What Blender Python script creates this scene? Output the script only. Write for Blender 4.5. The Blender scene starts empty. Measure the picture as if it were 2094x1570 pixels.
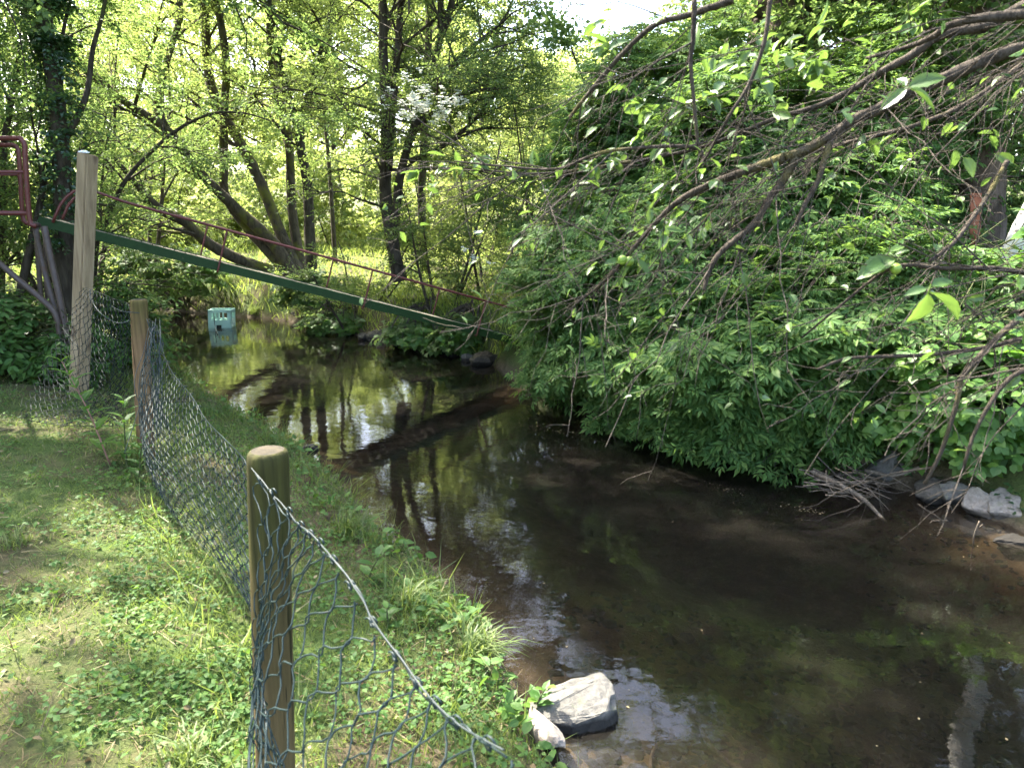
import bpy, bmesh, math, random
import numpy as np
from mathutils import Vector, Matrix, noise

# ------------------------------------------------------------------ camera, light, exposure
scene = bpy.context.scene
COL = scene.collection
EYE = np.array([0.0, 0.0, 1.95])
PITCH = math.radians(13.0)
F = 1495.0                                            # focal length in photo pixels (2094 wide)
cam = bpy.data.cameras.new('camera')
cam.sensor_width = 36.0
cam.lens = 18.0 / (1047.0 / F)
cam.clip_start = 0.05
cam.clip_end = 2000
cam.dof.use_dof = True
cam.dof.focus_distance = 5.5
cam.dof.aperture_fstop = 7.0
camo = bpy.data.objects.new('camera', cam)
COL.objects.link(camo)
camo.location = EYE
camo.rotation_euler = (math.pi / 2 - PITCH, 0, 0)
scene.camera = camo

SUN_EL = math.radians(54)
SUN_AZ = math.radians(-50)                            # clockwise from +Y: ahead and to the left
sun_dir = np.array([math.sin(SUN_AZ) * math.cos(SUN_EL), math.cos(SUN_AZ) * math.cos(SUN_EL), math.sin(SUN_EL)])
world = bpy.data.worlds.new('World')
scene.world = world
world.use_nodes = True
wn = world.node_tree
for n in list(wn.nodes):
    wn.nodes.remove(n)
sky = wn.nodes.new('ShaderNodeTexSky')
sky.sky_type = 'NISHITA'
sky.sun_disc = False
sky.sun_elevation = SUN_EL
sky.sun_rotation = SUN_AZ
sky.air_density = 1.0
sky.dust_density = 4.0
sky.ozone_density = 0.6
bg = wn.nodes.new('ShaderNodeBackground')
bg.inputs['Strength'].default_value = 0.15
wo = wn.nodes.new('ShaderNodeOutputWorld')
wn.links.new(sky.outputs[0], bg.inputs['Color'])
wn.links.new(bg.outputs[0], wo.inputs['Surface'])
sl = bpy.data.lights.new('sun', 'SUN')
sl.energy = 3.9
sl.angle = math.radians(0.53)
sl.color = (1.0, 0.94, 0.82)
so = bpy.data.objects.new('sun', sl)
COL.objects.link(so)
so.rotation_euler = Vector(-sun_dir).to_track_quat('-Z', 'Y').to_euler()
so.location = (0, 0, 30)
vs = scene.view_settings
vs.view_transform = 'Standard'
vs.look = 'None'
vs.gamma = 1.0
vs.use_curve_mapping = False
vs.exposure = 3.05
cy = scene.cycles
cy.max_bounces = 7
cy.diffuse_bounces = 3
cy.glossy_bounces = 3
cy.transmission_bounces = 3
cy.transparent_max_bounces = 8
cy.caustics_reflective = False
cy.caustics_refractive = False
cy.sample_clamp_indirect = 4.0
cy.use_adaptive_sampling = True
cy.adaptive_threshold = 0.02
cy.use_denoising = True
try:
    cy.denoiser = 'OPENIMAGEDENOISE'
    cy.denoising_input_passes = 'RGB_ALBEDO_NORMAL'
except Exception:
    pass

# ------------------------------------------------------------------ helpers
RNG = np.random.default_rng(11)
UP = np.array([0, 0, 1.0])
_cp, _sp = math.cos(PITCH), math.sin(PITCH)

def ray(px, py):
    return np.array([(px - 1047.0) / F, _cp + (785.0 - py) / F * _sp, -_sp + (785.0 - py) / F * _cp])

def at(px, py, Y):
    d = ray(px, py)
    return EYE + d * (Y / d[1])

def on(px, py, z):
    d = ray(px, py)
    return EYE + d * ((z - EYE[2]) / d[2])

def norm(v):
    v = np.asarray(v, float)
    return v / np.maximum(np.linalg.norm(v, axis=-1, keepdims=True), 1e-9)

def build_mesh(name, V, faces, smooth=False):
    """V (n,3); faces a list of int arrays (k,3) or (k,4)"""
    me = bpy.data.meshes.new(name)
    V = np.ascontiguousarray(V, dtype=np.float32)
    faces = [np.asarray(f, dtype=np.int32) for f in faces if len(f)]
    loops = np.concatenate([f.ravel() for f in faces])
    tot = np.concatenate([np.full(len(f), f.shape[1], np.int32) for f in faces])
    start = np.concatenate([[0], np.cumsum(tot)[:-1]]).astype(np.int32)
    me.vertices.add(len(V))
    me.vertices.foreach_set('co', V.ravel())
    me.loops.add(len(loops))
    me.loops.foreach_set('vertex_index', loops)
    me.polygons.add(len(tot))
    me.polygons.foreach_set('loop_start', start)
    me.polygons.foreach_set('loop_total', tot)
    me.polygons.foreach_set('use_smooth', np.full(len(tot), bool(smooth)))
    me.update(calc_edges=True)
    return me

class MB:
    def __init__(self):
        self.V, self.F, self.n = [], [], 0
    def add(self, V, faces):
        V = np.asarray(V, float).reshape(-1, 3)
        for f in faces:
            self.F.append(np.asarray(f) + self.n)
        self.V.append(V)
        self.n += len(V)
        return self
    def mesh(self, name, m=None, smooth=True, origin=(0, 0, 0)):
        me = build_mesh(name, np.concatenate(self.V) - np.asarray(origin), self.F, smooth)
        if m: me.materials.append(m)
        return me
    def obj(self, name, m, parent=None, smooth=True, kind=None):
        o_ = parent.location if parent else (0, 0, 0)
        o = bpy.data.objects.new(name, self.mesh(name, m, smooth, o_))
        COL.objects.link(o)
        if parent: o.parent = parent
        if kind: o['kind'] = kind
        return o

def thing(name, label, cat, loc, group=None):
    o = bpy.data.objects.new(name, None)
    o.empty_display_size = 0.1
    COL.objects.link(o)
    o.location = [float(c) for c in loc]
    o['label'] = label
    o['category'] = cat
    if group: o['group'] = group
    return o

def tag(o, label, cat, group=None):
    o['label'] = label
    o['category'] = cat
    if group: o['group'] = group
    return o

def tubes(P, R, sides=4):
    """a batch of M polylines of N points: P (M,N,3), R (M,N)"""
    P = np.asarray(P, float); R = np.asarray(R, float)
    M, N, _ = P.shape
    T = norm(np.gradient(P, axis=1))
    mt = norm(P[:, -1] - P[:, 0])
    ref = np.where(np.abs(mt[:, 2:3]) > 0.85, np.array([[1.0, 0.13, 0]]), np.array([[0, 0.1, 1.0]]))
    A = norm(np.cross(T, ref[:, None, :]))
    B = np.cross(T, A)
    a = np.arange(sides) * 2 * math.pi / sides
    V = P[:, :, None, :] + R[:, :, None, None] * (np.cos(a)[None, None, :, None] * A[:, :, None, :] + np.sin(a)[None, None, :, None] * B[:, :, None, :])
    idx = np.arange(M * N * sides).reshape(M, N, sides)
    q = np.stack([idx[:, :-1, :], np.roll(idx, -1, 2)[:, :-1, :], np.roll(idx, -1, 2)[:, 1:, :], idx[:, 1:, :]], -1).reshape(-1, 4)
    caps = []
    if sides == 4:
        caps = [idx[:, 0, ::-1], idx[:, -1, :]]
    return V.reshape(-1, 3), [q] + caps

def spline(pts, n):
    """Catmull-Rom resample of (k,c) to n points"""
    p = np.asarray(pts, float)
    k = len(p)
    if k == 2:
        t = np.linspace(0, 1, n)[:, None]
        return p[0] * (1 - t) + p[1] * t
    e = np.vstack([2 * p[0] - p[1], p, 2 * p[-1] - p[-2]])
    L = np.concatenate([[0], np.cumsum(np.linalg.norm(np.diff(p[:, :3], axis=0), axis=1) + 1e-6)])
    s = np.interp(np.linspace(0, L[-1], n), L, np.arange(k))
    i = np.clip(s.astype(int), 0, k - 2)
    t = (s - i)[:, None]
    p0, p1, p2, p3 = e[i], e[i + 1], e[i + 2], e[i + 3]
    return 0.5 * ((2 * p1) + (-p0 + p2) * t + (2 * p0 - 5 * p1 + 4 * p2 - p3) * t * t + (-p0 + 3 * p1 - 3 * p2 + p3) * t ** 3)

def tube1(pts, rad, sides=8, cap=True, rough=0.0, seed=0):
    pts = np.asarray(pts, float)
    rad = np.broadcast_to(np.asarray(rad, float), (len(pts),))
    T = norm(np.gradient(pts, axis=0))
    a0 = np.cross(T[0], UP if abs(T[0][2]) < 0.9 else np.array([1.0, 0, 0]))
    A = np.zeros_like(pts); A[0] = norm(a0)
    for i in range(1, len(pts)):
        v = A[i - 1] - T[i] * np.dot(A[i - 1], T[i])
        A[i] = norm(v)
    B = np.cross(T, A)
    ang = np.arange(sides) * 2 * math.pi / sides
    rr = np.repeat(rad[:, None], sides, 1)
    if rough:
        r = np.random.default_rng(seed)
        ridge = 1 + rough * 0.6 * r.standard_normal((1, sides))
        rr = rr * ridge * (1 + rough * r.standard_normal((len(pts), sides)) * 0.6)
    V = pts[:, None, :] + rr[:, :, None] * (np.cos(ang)[None, :, None] * A[:, None, :] + np.sin(ang)[None, :, None] * B[:, None, :])
    n = len(pts)
    idx = np.arange(n * sides).reshape(n, sides)
    rl = np.roll(idx, -1, 1)
    q = np.stack([idx[:-1], rl[:-1], rl[1:], idx[1:]], -1).reshape(-1, 4)
    V = V.reshape(-1, 3)
    fs = [q]
    if cap:
        V = np.vstack([V, pts[0], pts[-1]])
        c0, c1 = n * sides, n * sides + 1
        fs.append(np.stack([rl[0], idx[0], np.full(sides, c0)], -1))
        fs.append(np.stack([idx[-1], rl[-1], np.full(sides, c1)], -1))
    return V, fs

def box(c, X, Y, Z):
    """c centre, X Y Z half-extent vectors"""
    c, X, Y, Z = [np.asarray(v, float) for v in (c, X, Y, Z)]
    V = [c + a * X + b * Y + d * Z for d in (-1, 1) for b in (-1, 1) for a in (-1, 1)]
    f = np.array([[0, 2, 3, 1], [4, 5, 7, 6], [0, 1, 5, 4], [2, 6, 7, 3], [0, 4, 6, 2], [1, 3, 7, 5]])
    return np.array(V), [f]

def place(tv, tf, pos, d, up, scale):
    """copies of a template (along +Y, normal +Z) at pos, with tip direction d and normal near up"""
    d = norm(d)
    X = norm(np.cross(d, up))
    Z = np.cross(X, d)
    s = np.broadcast_to(np.asarray(scale, float), (len(pos),))
    V = pos[:, None, :] + s[:, None, None] * (tv[None, :, 0:1] * X[:, None, :] + tv[None, :, 1:2] * d[:, None, :] + tv[None, :, 2:3] * Z[:, None, :])
    off = (np.arange(len(pos)) * len(tv))[:, None, None]
    return V.reshape(-1, 3), [(f[None] + off).reshape(-1, f.shape[1]) for f in tf]

def leaf_t(kind, w=0.25, fold=0.08, bend=0.1):
    if kind == 'd':
        v = np.array([[0, 0, 0], [w, .45, fold], [0, 1, -bend], [-w, .45, fold]])
        return v, [np.array([[0, 1, 2], [0, 2, 3]])]
    if kind == 'f':
        v = np.array([[0, 0, 0], [w, .4, fold], [0, .45, 0], [-w, .4, fold], [0, 1, -bend]])
        return v, [np.array([[0, 1, 2], [0, 2, 3], [2, 1, 4], [3, 2, 4]])]
    if kind == 'g':                                   # grass blade
        v = np.array([[w, 0, 0], [-w, 0, 0], [w * .8, .5, 0], [-w * .8, .5, 0], [0, 1, -bend]])
        return v, [np.array([[0, 2, 3, 1]]), np.array([[2, 4, 3]])]
    v = np.array([[0, 0, 0], [w * .85, .25, fold], [0, .27, 0], [-w * .85, .25, fold],
                  [w * .9, .6, fold - bend * .3], [0, .62, -bend * .3], [-w * .9, .6, fold - bend * .3],
                  [0, 1, -bend]])
    return v, [np.array([[0, 1, 2], [0, 2, 3], [5, 4, 7], [6, 5, 7]]), np.array([[2, 1, 4, 5], [3, 2, 5, 6]])]

def leaf_fine(w=0.3, fold=0.1, bend=0.15, seed=0):
    """a large leaf seen close: serrate outline, petiole, curved"""
    n = 9
    r = np.random.default_rng(seed)
    y = np.linspace(0, 1, n)
    prof = w * np.sin(np.pi * y ** 0.85) ** 0.8
    prof[0] = prof[-1] = 0
    V, Fq = [], []
    z = -bend * y ** 2
    for i in range(n):
        f = fold * prof[i] / w
        sr = 1 + 0.05 * (-1) ** i
        for s, h in ((-1, f), (-.5, f * .35), (0, 0), (.5, f * .35), (1, f)):
            V.append([s * prof[i] * sr, y[i], z[i] + h + r.normal(0, .008)])
    for i in range(n - 1):
        for k in range(4):
            a = i * 5 + k
            Fq.append([a, a + 1, a + 6, a + 5])
    b = len(V)
    V += [[-.012, 0, 0], [.012, 0, 0], [.01, -.28, -.03], [-.01, -.28, -.03]]
    Fq.append([b, b + 1, b + 2, b + 3])
    return np.array(V), [np.array(Fq)]

def combine(parts):
    V, Fs, n = [], {}, 0
    for v, fs in parts:
        for f in fs:
            Fs.setdefault(f.shape[1], []).append(f + n)
        V.append(v); n += len(v)
    return np.concatenate(V), [np.concatenate(f) for f in Fs.values()]

def pinnate_t(leaf, seed=0, ll=0.46, pairs=(.36, .62, .84)):
    r = np.random.default_rng(seed)
    pos, d, up, sc = [[0, .93, -.04]], [[0, 1, -.25]], [[0, 0, 1]], [ll * 1.08]
    for i, y in enumerate(pairs):
        for s in (-1, 1):
            pos.append([0.01 * s, y, -.05 * y * y])
            d.append([s * 1, .62 + .25 * i + r.normal(0, .1), -.18 + r.normal(0, .1)])
            up.append([s * .15, 0.1, 1])
            sc.append(ll * (0.85 + .08 * i) * r.uniform(.9, 1.1))
    L = place(leaf[0], leaf[1], np.array(pos), np.array(d, float), np.array(up, float), np.array(sc))
    rv = np.array([[.012, 0, 0], [-.012, 0, 0], [-.006, .95, -.045], [.006, .95, -.045]])
    return combine([L, (rv, [np.array([[0, 1, 2, 3]])])])

def ternate_t(leaf, seed=0):
    r = np.random.default_rng(seed)
    pos = [[0, .5, 0], [0, .45, 0], [0, .45, 0]]
    d = [[0, 1, -.3], [1, .35, -.2], [-1, .35, -.2]]
    L = place(leaf[0], leaf[1], np.array(pos), np.array(d, float) + r.normal(0, .08, (3, 3)), np.tile(UP, (3, 1)), np.array([.62, .5, .5]))
    rv = np.array([[.01, 0, 0], [-.01, 0, 0], [-.006, .5, 0], [.006, .5, 0]])
    return combine([L, (rv, [np.array([[0, 1, 2, 3]])])])

def spray_t(leaf, n=12, ls=0.2, seed=0, flat=0.6):
    """a leafy twig one unit long: alternate leaves of length ls"""
    r = np.random.default_rng(seed)
    y = np.linspace(0.08, 1.0, n)
    s = np.where(np.arange(n) % 2, 1, -1)
    zz = -0.12 * y ** 2
    pos = np.stack([.04 * s, y, zz], 1)
    d = np.stack([s * r.uniform(.5, 1.2, n), r.uniform(.3, 1, n), r.normal(-.1, .45, n)], 1)
    up = np.stack([r.normal(0, flat, n), r.normal(0, flat, n), np.ones(n)], 1)
    return place(leaf[0], leaf[1], pos, d, up, ls * r.uniform(.7, 1.25, n))

# ------------------------------------------------------------------ materials
class NT:
    def __init__(self, name):
        self.m = bpy.data.materials.new(name)
        self.m.use_nodes = True
        self.t = self.m.node_tree
        for n in list(self.t.nodes):
            self.t.nodes.remove(n)
        self.out = self.n('ShaderNodeOutputMaterial')
    def n(self, typ, **kw):
        nd = self.t.nodes.new(typ)
        for k, v in kw.items():
            if k in nd.inputs: nd.inputs[k].default_value = v
            else: setattr(nd, k, v)
        return nd
    def l(self, a, b):
        self.t.links.new(a, b)
    def ramp(self, fac, stops):
        r = self.n('ShaderNodeValToRGB')
        e = r.color_ramp.elements
        while len(e) < len(stops): e.new(0.5)
        for el, (p, c) in zip(e, stops):
            el.position = p
            el.color = (*c, 1) if len(c) == 3 else c
        self.l(fac, r.inputs[0])
        return r.outputs[0]
    def coord(self, scale=(1, 1, 1), which='Object'):
        tc = self.n('ShaderNodeTexCoord')
        mp = self.n('ShaderNodeMapping')
        mp.inputs['Scale'].default_value = scale
        self.l(tc.outputs[which], mp.inputs['Vector'])
        return mp.outputs[0]
    def noise(self, vec, scale, detail=4, rough=.55, dist=0):
        nz = self.n('ShaderNodeTexNoise')
        nz.inputs['Scale'].default_value = scale
        nz.inputs['Detail'].default_value = detail
        nz.inputs['Roughness'].default_value = rough
        nz.inputs['Distortion'].default_value = dist
        if vec is not None: self.l(vec, nz.inputs['Vector'])
        return nz.outputs['Fac']
    def mixc(self, fac, a, b, mode='MIX'):
        x = self.n('ShaderNodeMix', data_type='RGBA', blend_type=mode)
        if isinstance(fac, (int, float)): x.inputs[0].default_value = fac
        else: self.l(fac, x.inputs[0])
        for v, i in ((a, 6), (b, 7)):
            if isinstance(v, tuple): x.inputs[i].default_value = (*v, 1)
            else: self.l(v, x.inputs[i])
        return x.outputs[2]
    def bump(self, h, strength=.5, dist=.01):
        b = self.n('ShaderNodeBump')
        b.inputs['Strength'].default_value = strength
        b.inputs['Distance'].default_value = dist
        self.l(h, b.inputs['Height'])
        return b.outputs[0]
    def principled(self, col, rough=.6, normal=None, metal=0, spec=.4):
        p = self.n('ShaderNodeBsdfPrincipled')
        if isinstance(col, tuple): p.inputs['Base Color'].default_value = (*col, 1)
        else: self.l(col, p.inputs['Base Color'])
        if isinstance(rough, (int, float)): p.inputs['Roughness'].default_value = rough
        else: self.l(rough, p.inputs['Roughness'])
        p.inputs['Metallic'].default_value = metal
        p.inputs['Specular IOR Level'].default_value = spec
        if normal is not None: self.l(normal, p.inputs['Normal'])
        return p.outputs[0]
    def done(self, sh):
        self.l(sh, self.out.inputs['Surface'])
        return self.m

def mat_leaf(name, lo, mid, hi, trans, tf=.4, rough=.45, spec=.4, per_obj=False, patch=0.5):
    t = NT(name)
    g = t.n('ShaderNodeNewGeometry')
    fac = g.outputs['Random Per Island']
    if per_obj:
        oi = t.n('ShaderNodeObjectInfo')
        md = t.n('ShaderNodeMath', operation='ADD')
        t.l(fac, md.inputs[0]); t.l(oi.outputs['Random'], md.inputs[1])
        fr = t.n('ShaderNodeMath', operation='FRACT'); t.l(md.outputs[0], fr.inputs[0])
        fac = fr.outputs[0]
    # clumps differ a little in tone: young shoots against older leaves
    pz = t.noise(t_pos(t), patch, 2)
    mx = t.n('ShaderNodeMath', operation='MULTIPLY_ADD')
    t.l(pz, mx.inputs[0]); mx.inputs[1].default_value = .9; mx.inputs[2].default_value = -.45
    ad = t.n('ShaderNodeMath', operation='ADD', use_clamp=True)
    t.l(fac, ad.inputs[0]); t.l(mx.outputs[0], ad.inputs[1])
    col = t.ramp(ad.outputs[0], [(0, lo), (.5, mid), (1, hi)])
    p = t.principled(col, rough, spec=spec)
    tr = t.n('ShaderNodeBsdfTranslucent')
    tc = t.mixc(.5, col, trans)
    gm = t.n('ShaderNodeMix', data_type='RGBA', blend_type='MIX'); 
    t.l(tc, tr.inputs['Color'])
    ms = t.n('ShaderNodeMixShader'); ms.inputs[0].default_value = tf
    t.l(p, ms.inputs[1]); t.l(tr.outputs[0], ms.inputs[2])
    return t.done(ms.outputs[0])

def t_pos(t):
    return t.n('ShaderNodeNewGeometry').outputs['Position']

def mat_bark(name, dark, light, moss=None, scale=14, moss_amt=.5):
    t = NT(name)
    v = t_pos(t)
    mp = t.n('ShaderNodeMapping'); mp.inputs['Scale'].default_value = (1, 1, .28)
    t.l(v, mp.inputs['Vector'])
    n1 = t.noise(mp.outputs[0], scale, 6, .65, .6)
    col = t.ramp(n1, [(.3, dark), (.7, light)])
    if moss:
        n2 = t.noise(v, 3.2, 5, .6)
        f = t.ramp(n2, [(moss_amt, (0, 0, 0)), (moss_amt + .12, (1, 1, 1))])
        col = t.mixc(f, col, moss)
    return t.done(t.principled(col, .9, t.bump(n1, .9, .03), spec=.2))

M = {}
M['elder'] = mat_leaf('elder_leaf', (.034, .078, .024), (.063, .132, .034), (.118, .185, .048), (.30, .48, .07), .40, .58, .15, patch=.9)
M['elder_part'] = mat_leaf('elder_leaf_near', (.034, .078, .024), (.063, .132, .034), (.118, .185, .048), (.30, .48, .07), .40, .58, .15, True, patch=.9)
M['bramble'] = mat_leaf('bramble_leaf', (.04, .10, .02), (.07, .15, .03), (.11, .2, .03), (.25, .5, .04), .4, .5, .4, True)
M['hawthorn'] = mat_leaf('hawthorn_leaf', (.038, .075, .026), (.06, .11, .034), (.10, .15, .042), (.38, .5, .11), .48, .5, .3)
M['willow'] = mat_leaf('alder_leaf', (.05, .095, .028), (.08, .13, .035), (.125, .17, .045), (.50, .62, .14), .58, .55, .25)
M['sunny'] = mat_leaf('sunlit_leaf', (.08, .125, .035), (.12, .17, .045), (.16, .2, .06), (.68, .78, .2), .62, .55, .3, patch=.25)  # paler, more translucent leaf: sunlight put into the colour of the background trees
M['ivy'] = mat_leaf('ivy_leaf', (.018, .05, .018), (.03, .075, .025), (.05, .10, .03), (.10, .22, .03), .2, .3, .6)
M['hazel'] = mat_leaf('hazel_leaf', (.042, .09, .03), (.068, .125, .04), (.11, .17, .05), (.38, .54, .13), .52, .55, .28)
M['plum'] = mat_leaf('plum_leaf', (.04, .085, .022), (.055, .11, .026), (.08, .135, .035), (.26, .42, .06), .38, .38, .5, True)
M['grass'] = mat_leaf('grass_blade', (.055, .095, .026), (.095, .14, .04), (.155, .19, .06), (.38, .5, .08), .42, .5, .4, patch=1.3)
M['meadow'] = mat_leaf('meadow_blade', (.10, .15, .03), (.14, .195, .042), (.2, .23, .06), (.58, .7, .13), .5, .6, .2, patch=.4)
M['weed'] = mat_leaf('weed_leaf', (.035, .085, .02), (.06, .13, .028), (.10, .18, .04), (.28, .48, .05), .36, .6, .3, patch=1.5)
M['litter'] = mat_leaf('dead_leaf', (.09, .06, .03), (.18, .14, .075), (.30, .26, .15), (.2, .12, .05), .1, .8, .2)
M['blossom'] = mat_leaf('white_blossom', (.6, .62, .52), (.75, .76, .68), (.8, .8, .75), (.7, .75, .6), .3, .6, .2)
M['bark'] = mat_bark('dark_bark', (.022, .017, .012), (.095, .078, .058), (.06, .075, .02), 16, .60)
M['bark_moss'] = mat_bark('mossy_bark', (.03, .024, .016), (.13, .105, .075), (.13, .13, .03), 14, .52)
M['bark_oak'] = mat_bark('oak_bark', (.03, .022, .016), (.14, .105, .08), None, 10)
M['bark_plum'] = mat_bark('lichen_bark', (.025, .02, .016), (.10, .08, .06), (.17, .15, .045), 60, .56)
M['twig'] = mat_bark('grey_twig', (.035, .028, .022), (.12, .10, .08), (.12, .11, .05), 50, .62)
M['stem'] = mat_bark('green_stem', (.05, .06, .025), (.10, .11, .045), None, 30)
M['dry'] = mat_bark('dry_twig', (.08, .062, .045), (.2, .165, .125), None, 40)

t = NT('birch_bark')
v = t.coord((1, 1, 4))
n1 = t.noise(v, 5, 5, .7)
n2 = t.noise(t.coord((1, 1, 1)), 30, 3)
c = t.ramp(n1, [(.34, (.04, .035, .03)), (.44, (.62, .6, .55)), (.9, (.78, .77, .72))])
M['birch'] = t.done(t.principled(c, .7, t.bump(n1, .5, .01)))

def mat_post(name, base, dark, algae, zlo, zhi):
    t = NT(name)
    grain = t.noise(t.coord((38, 38, 1.6)), 1.0, 5, .6, .3)
    col = t.ramp(grain, [(.3, dark), (.62, base)])
    cr = t.noise(t.coord((30, 30, .5)), 2.2, 2, .5)
    crack = t.ramp(cr, [(.36, (1, 1, 1)), (.39, (0, 0, 0))])
    col = t.mixc(crack, col, tuple(c * .3 for c in dark))
    sep = t.n('ShaderNodeSeparateXYZ')
    tc = t.n('ShaderNodeTexCoord'); t.l(tc.outputs['Object'], sep.inputs[0])
    bl = t.noise(t.coord((1, 1, .6)), 9, 4, .6)
    ma = t.n('ShaderNodeMath', operation='MULTIPLY_ADD'); t.l(bl, ma.inputs[0]); ma.inputs[1].default_value = .55
    t.l(sep.outputs[2], ma.inputs[2])
    mr = t.n('ShaderNodeMapRange'); t.l(ma.outputs[0], mr.inputs[0])
    mr.inputs[1].default_value = zlo; mr.inputs[2].default_value = zhi
    alg = t.ramp(grain, [(.32, tuple(c * .4 for c in algae)), (.66, tuple(c * 1.35 for c in algae))])
    fm = t.n('ShaderNodeMath', operation='MULTIPLY'); t.l(mr.outputs[0], fm.inputs[0]); fm.inputs[1].default_value = .9
    col = t.mixc(fm.outputs[0], col, alg)
    return t.done(t.principled(col, .8, t.bump(grain, .8, .006), spec=.2))
M['post_near'] = mat_post('algae_post', (.135, .092, .042), (.055, .038, .016), (.033, .036, .007), .7, 1.25)
M['post_mid'] = mat_post('fence_post_wood', (.22, .135, .068), (.10, .06, .03), (.085, .07, .02), 1.0, 1.4)

t = NT('weathered_timber')
g1 = t.noise(t.coord((16, 16, .9)), 1.2, 6, .65, .4)
c = t.ramp(g1, [(.3, (.18, .125, .075)), (.55, (.31, .23, .14)), (.8, (.38, .30, .20))])
kn = t.n('ShaderNodeTexVoronoi', feature='F1'); kn.inputs['Scale'].default_value = 1.0
t.l(t.coord((5, 5, 1.9)), kn.inputs['Vector'])
kf = t.ramp(kn.outputs['Distance'], [(.10, (1, 1, 1)), (.2, (0, 0, 0))])
c = t.mixc(kf, c, (.12, .08, .05))
M['timber'] = t.done(t.principled(c, .85, t.bump(g1, .4, .005), spec=.2))
t = NT('end_grain')
g1 = t.noise(t.coord((1, 1, 1)), 45, 4, .7)
c = t.ramp(g1, [(.3, (.012, .010, .005)), (.7, (.05, .038, .02))])
M['end_grain'] = t.done(t.principled(c, .9, t.bump(g1, .6, .004)))

def mat_paint(name, col, wear, rust, amt=.62, rough=.45, sc=9, spec=.4):
    t = NT(name)
    n1 = t.noise(t.coord(), sc, 6, .7)
    n2 = t.noise(t.coord(), sc * 4, 3, .6)
    f = t.ramp(n1, [(amt, (0, 0, 0)), (amt + .05, (1, 1, 1))])
    c = t.mixc(t.ramp(n2, [(.3, (0, 0, 0)), (.75, (1, 1, 1))]), col, wear)
    c = t.mixc(f, c, rust)
    return t.done(t.principled(c, rough, t.bump(n2, .2, .002), spec=spec))
M['green'] = mat_paint('green_paint', (.011, .031, .007), (.016, .043, .011), (.045, .05, .026), .66, .6, 9, .2)
M['red'] = mat_paint('red_paint', (.12, .028, .024), (.09, .024, .02), (.08, .036, .026), .58, .45, 14)
M['brownpipe'] = mat_paint('brown_pipe', (.055, .038, .032), (.085, .06, .05), (.07, .035, .022), .6, .5, 8)
M['deck'] = mat_paint('weathered_deck', (.12, .10, .076), (.18, .155, .12), (.07, .07, .045), .6, .85, 10)
M['wire'] = mat_paint('coated_wire', (.012, .022, .022), (.02, .034, .034), (.05, .062, .06), .66, .42, 30, .22)
M['wire_bare'] = mat_paint('zinc_wire', (.026, .036, .036), (.045, .055, .055), (.02, .03, .028), .6, .5, 30, .25)
M['wire_black'] = mat_paint('old_wire', (.007, .012, .012), (.012, .02, .02), (.03, .035, .03), .66, .6, 30, .15)
M['crate'] = mat_paint('mint_plastic', (.40, .60, .52), (.46, .66, .57), (.28, .42, .35), .66, .5, 12)
M['dark'] = mat_paint('dark_inside', (.015, .02, .018), (.02, .025, .02), (.01, .012, .01), .6, .8)
M['white'] = mat_paint('white_cap', (.72, .73, .72), (.78, .78, .78), (.6, .6, .58), .7, .6)
M['rustboard'] = mat_paint('red_brown_board', (.22, .07, .035), (.28, .10, .05), (.09, .05, .035), .62, .8, 6)
M['fruit'] = mat_paint('green_fruit', (.17, .26, .035), (.21, .30, .05), (.24, .28, .07), .75, .35, 20)

def mat_rock(name, lo, hi, lich, wet=True):
    t = NT(name)
    v = t_pos(t)
    n1 = t.noise(v, 7, 8, .65)
    n2 = t.noise(v, 38, 5, .7)
    n3 = t.noise(v, 14, 4, .6)
    c = t.ramp(n1, [(.3, lo), (.7, hi)])
    c = t.mixc(t.ramp(n3, [(.58, (0, 0, 0)), (.66, (1, 1, 1))]), c, lich)
    c = t.mixc(.5, c, t.ramp(n2, [(.3, tuple(x * .5 for x in lo)), (.7, hi)]))
    r = .85
    if wet:                                           # a dark wet band just above the waterline
        sep = t.n('ShaderNodeSeparateXYZ'); t.l(v, sep.inputs[0])
        ad = t.n('ShaderNodeMath', operation='MULTIPLY_ADD'); t.l(n1, ad.inputs[0]); ad.inputs[1].default_value = -.06; t.l(sep.outputs[2], ad.inputs[2])
        mr = t.n('ShaderNodeMapRange'); t.l(ad.outputs[0], mr.inputs[0]); mr.inputs[1].default_value = 0.0; mr.inputs[2].default_value = .025
        mr.inputs[3].default_value = 1; mr.inputs[4].default_value = 0
        c = t.mixc(mr.outputs[0], c, tuple(x * .35 for x in lo))
    return t.done(t.principled(c, r, t.bump(n2, .6, .012), spec=.3))
M['rock'] = mat_rock('grey_rock', (.05, .048, .043), (.17, .16, .14), (.13, .135, .085))
M['rock_dark'] = mat_rock('mossy_rock', (.04, .035, .028), (.12, .105, .085), (.055, .065, .026))
M['rock_pale'] = mat_rock('pale_rock', (.16, .135, .11), (.34, .295, .25), (.22, .21, .15))

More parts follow.
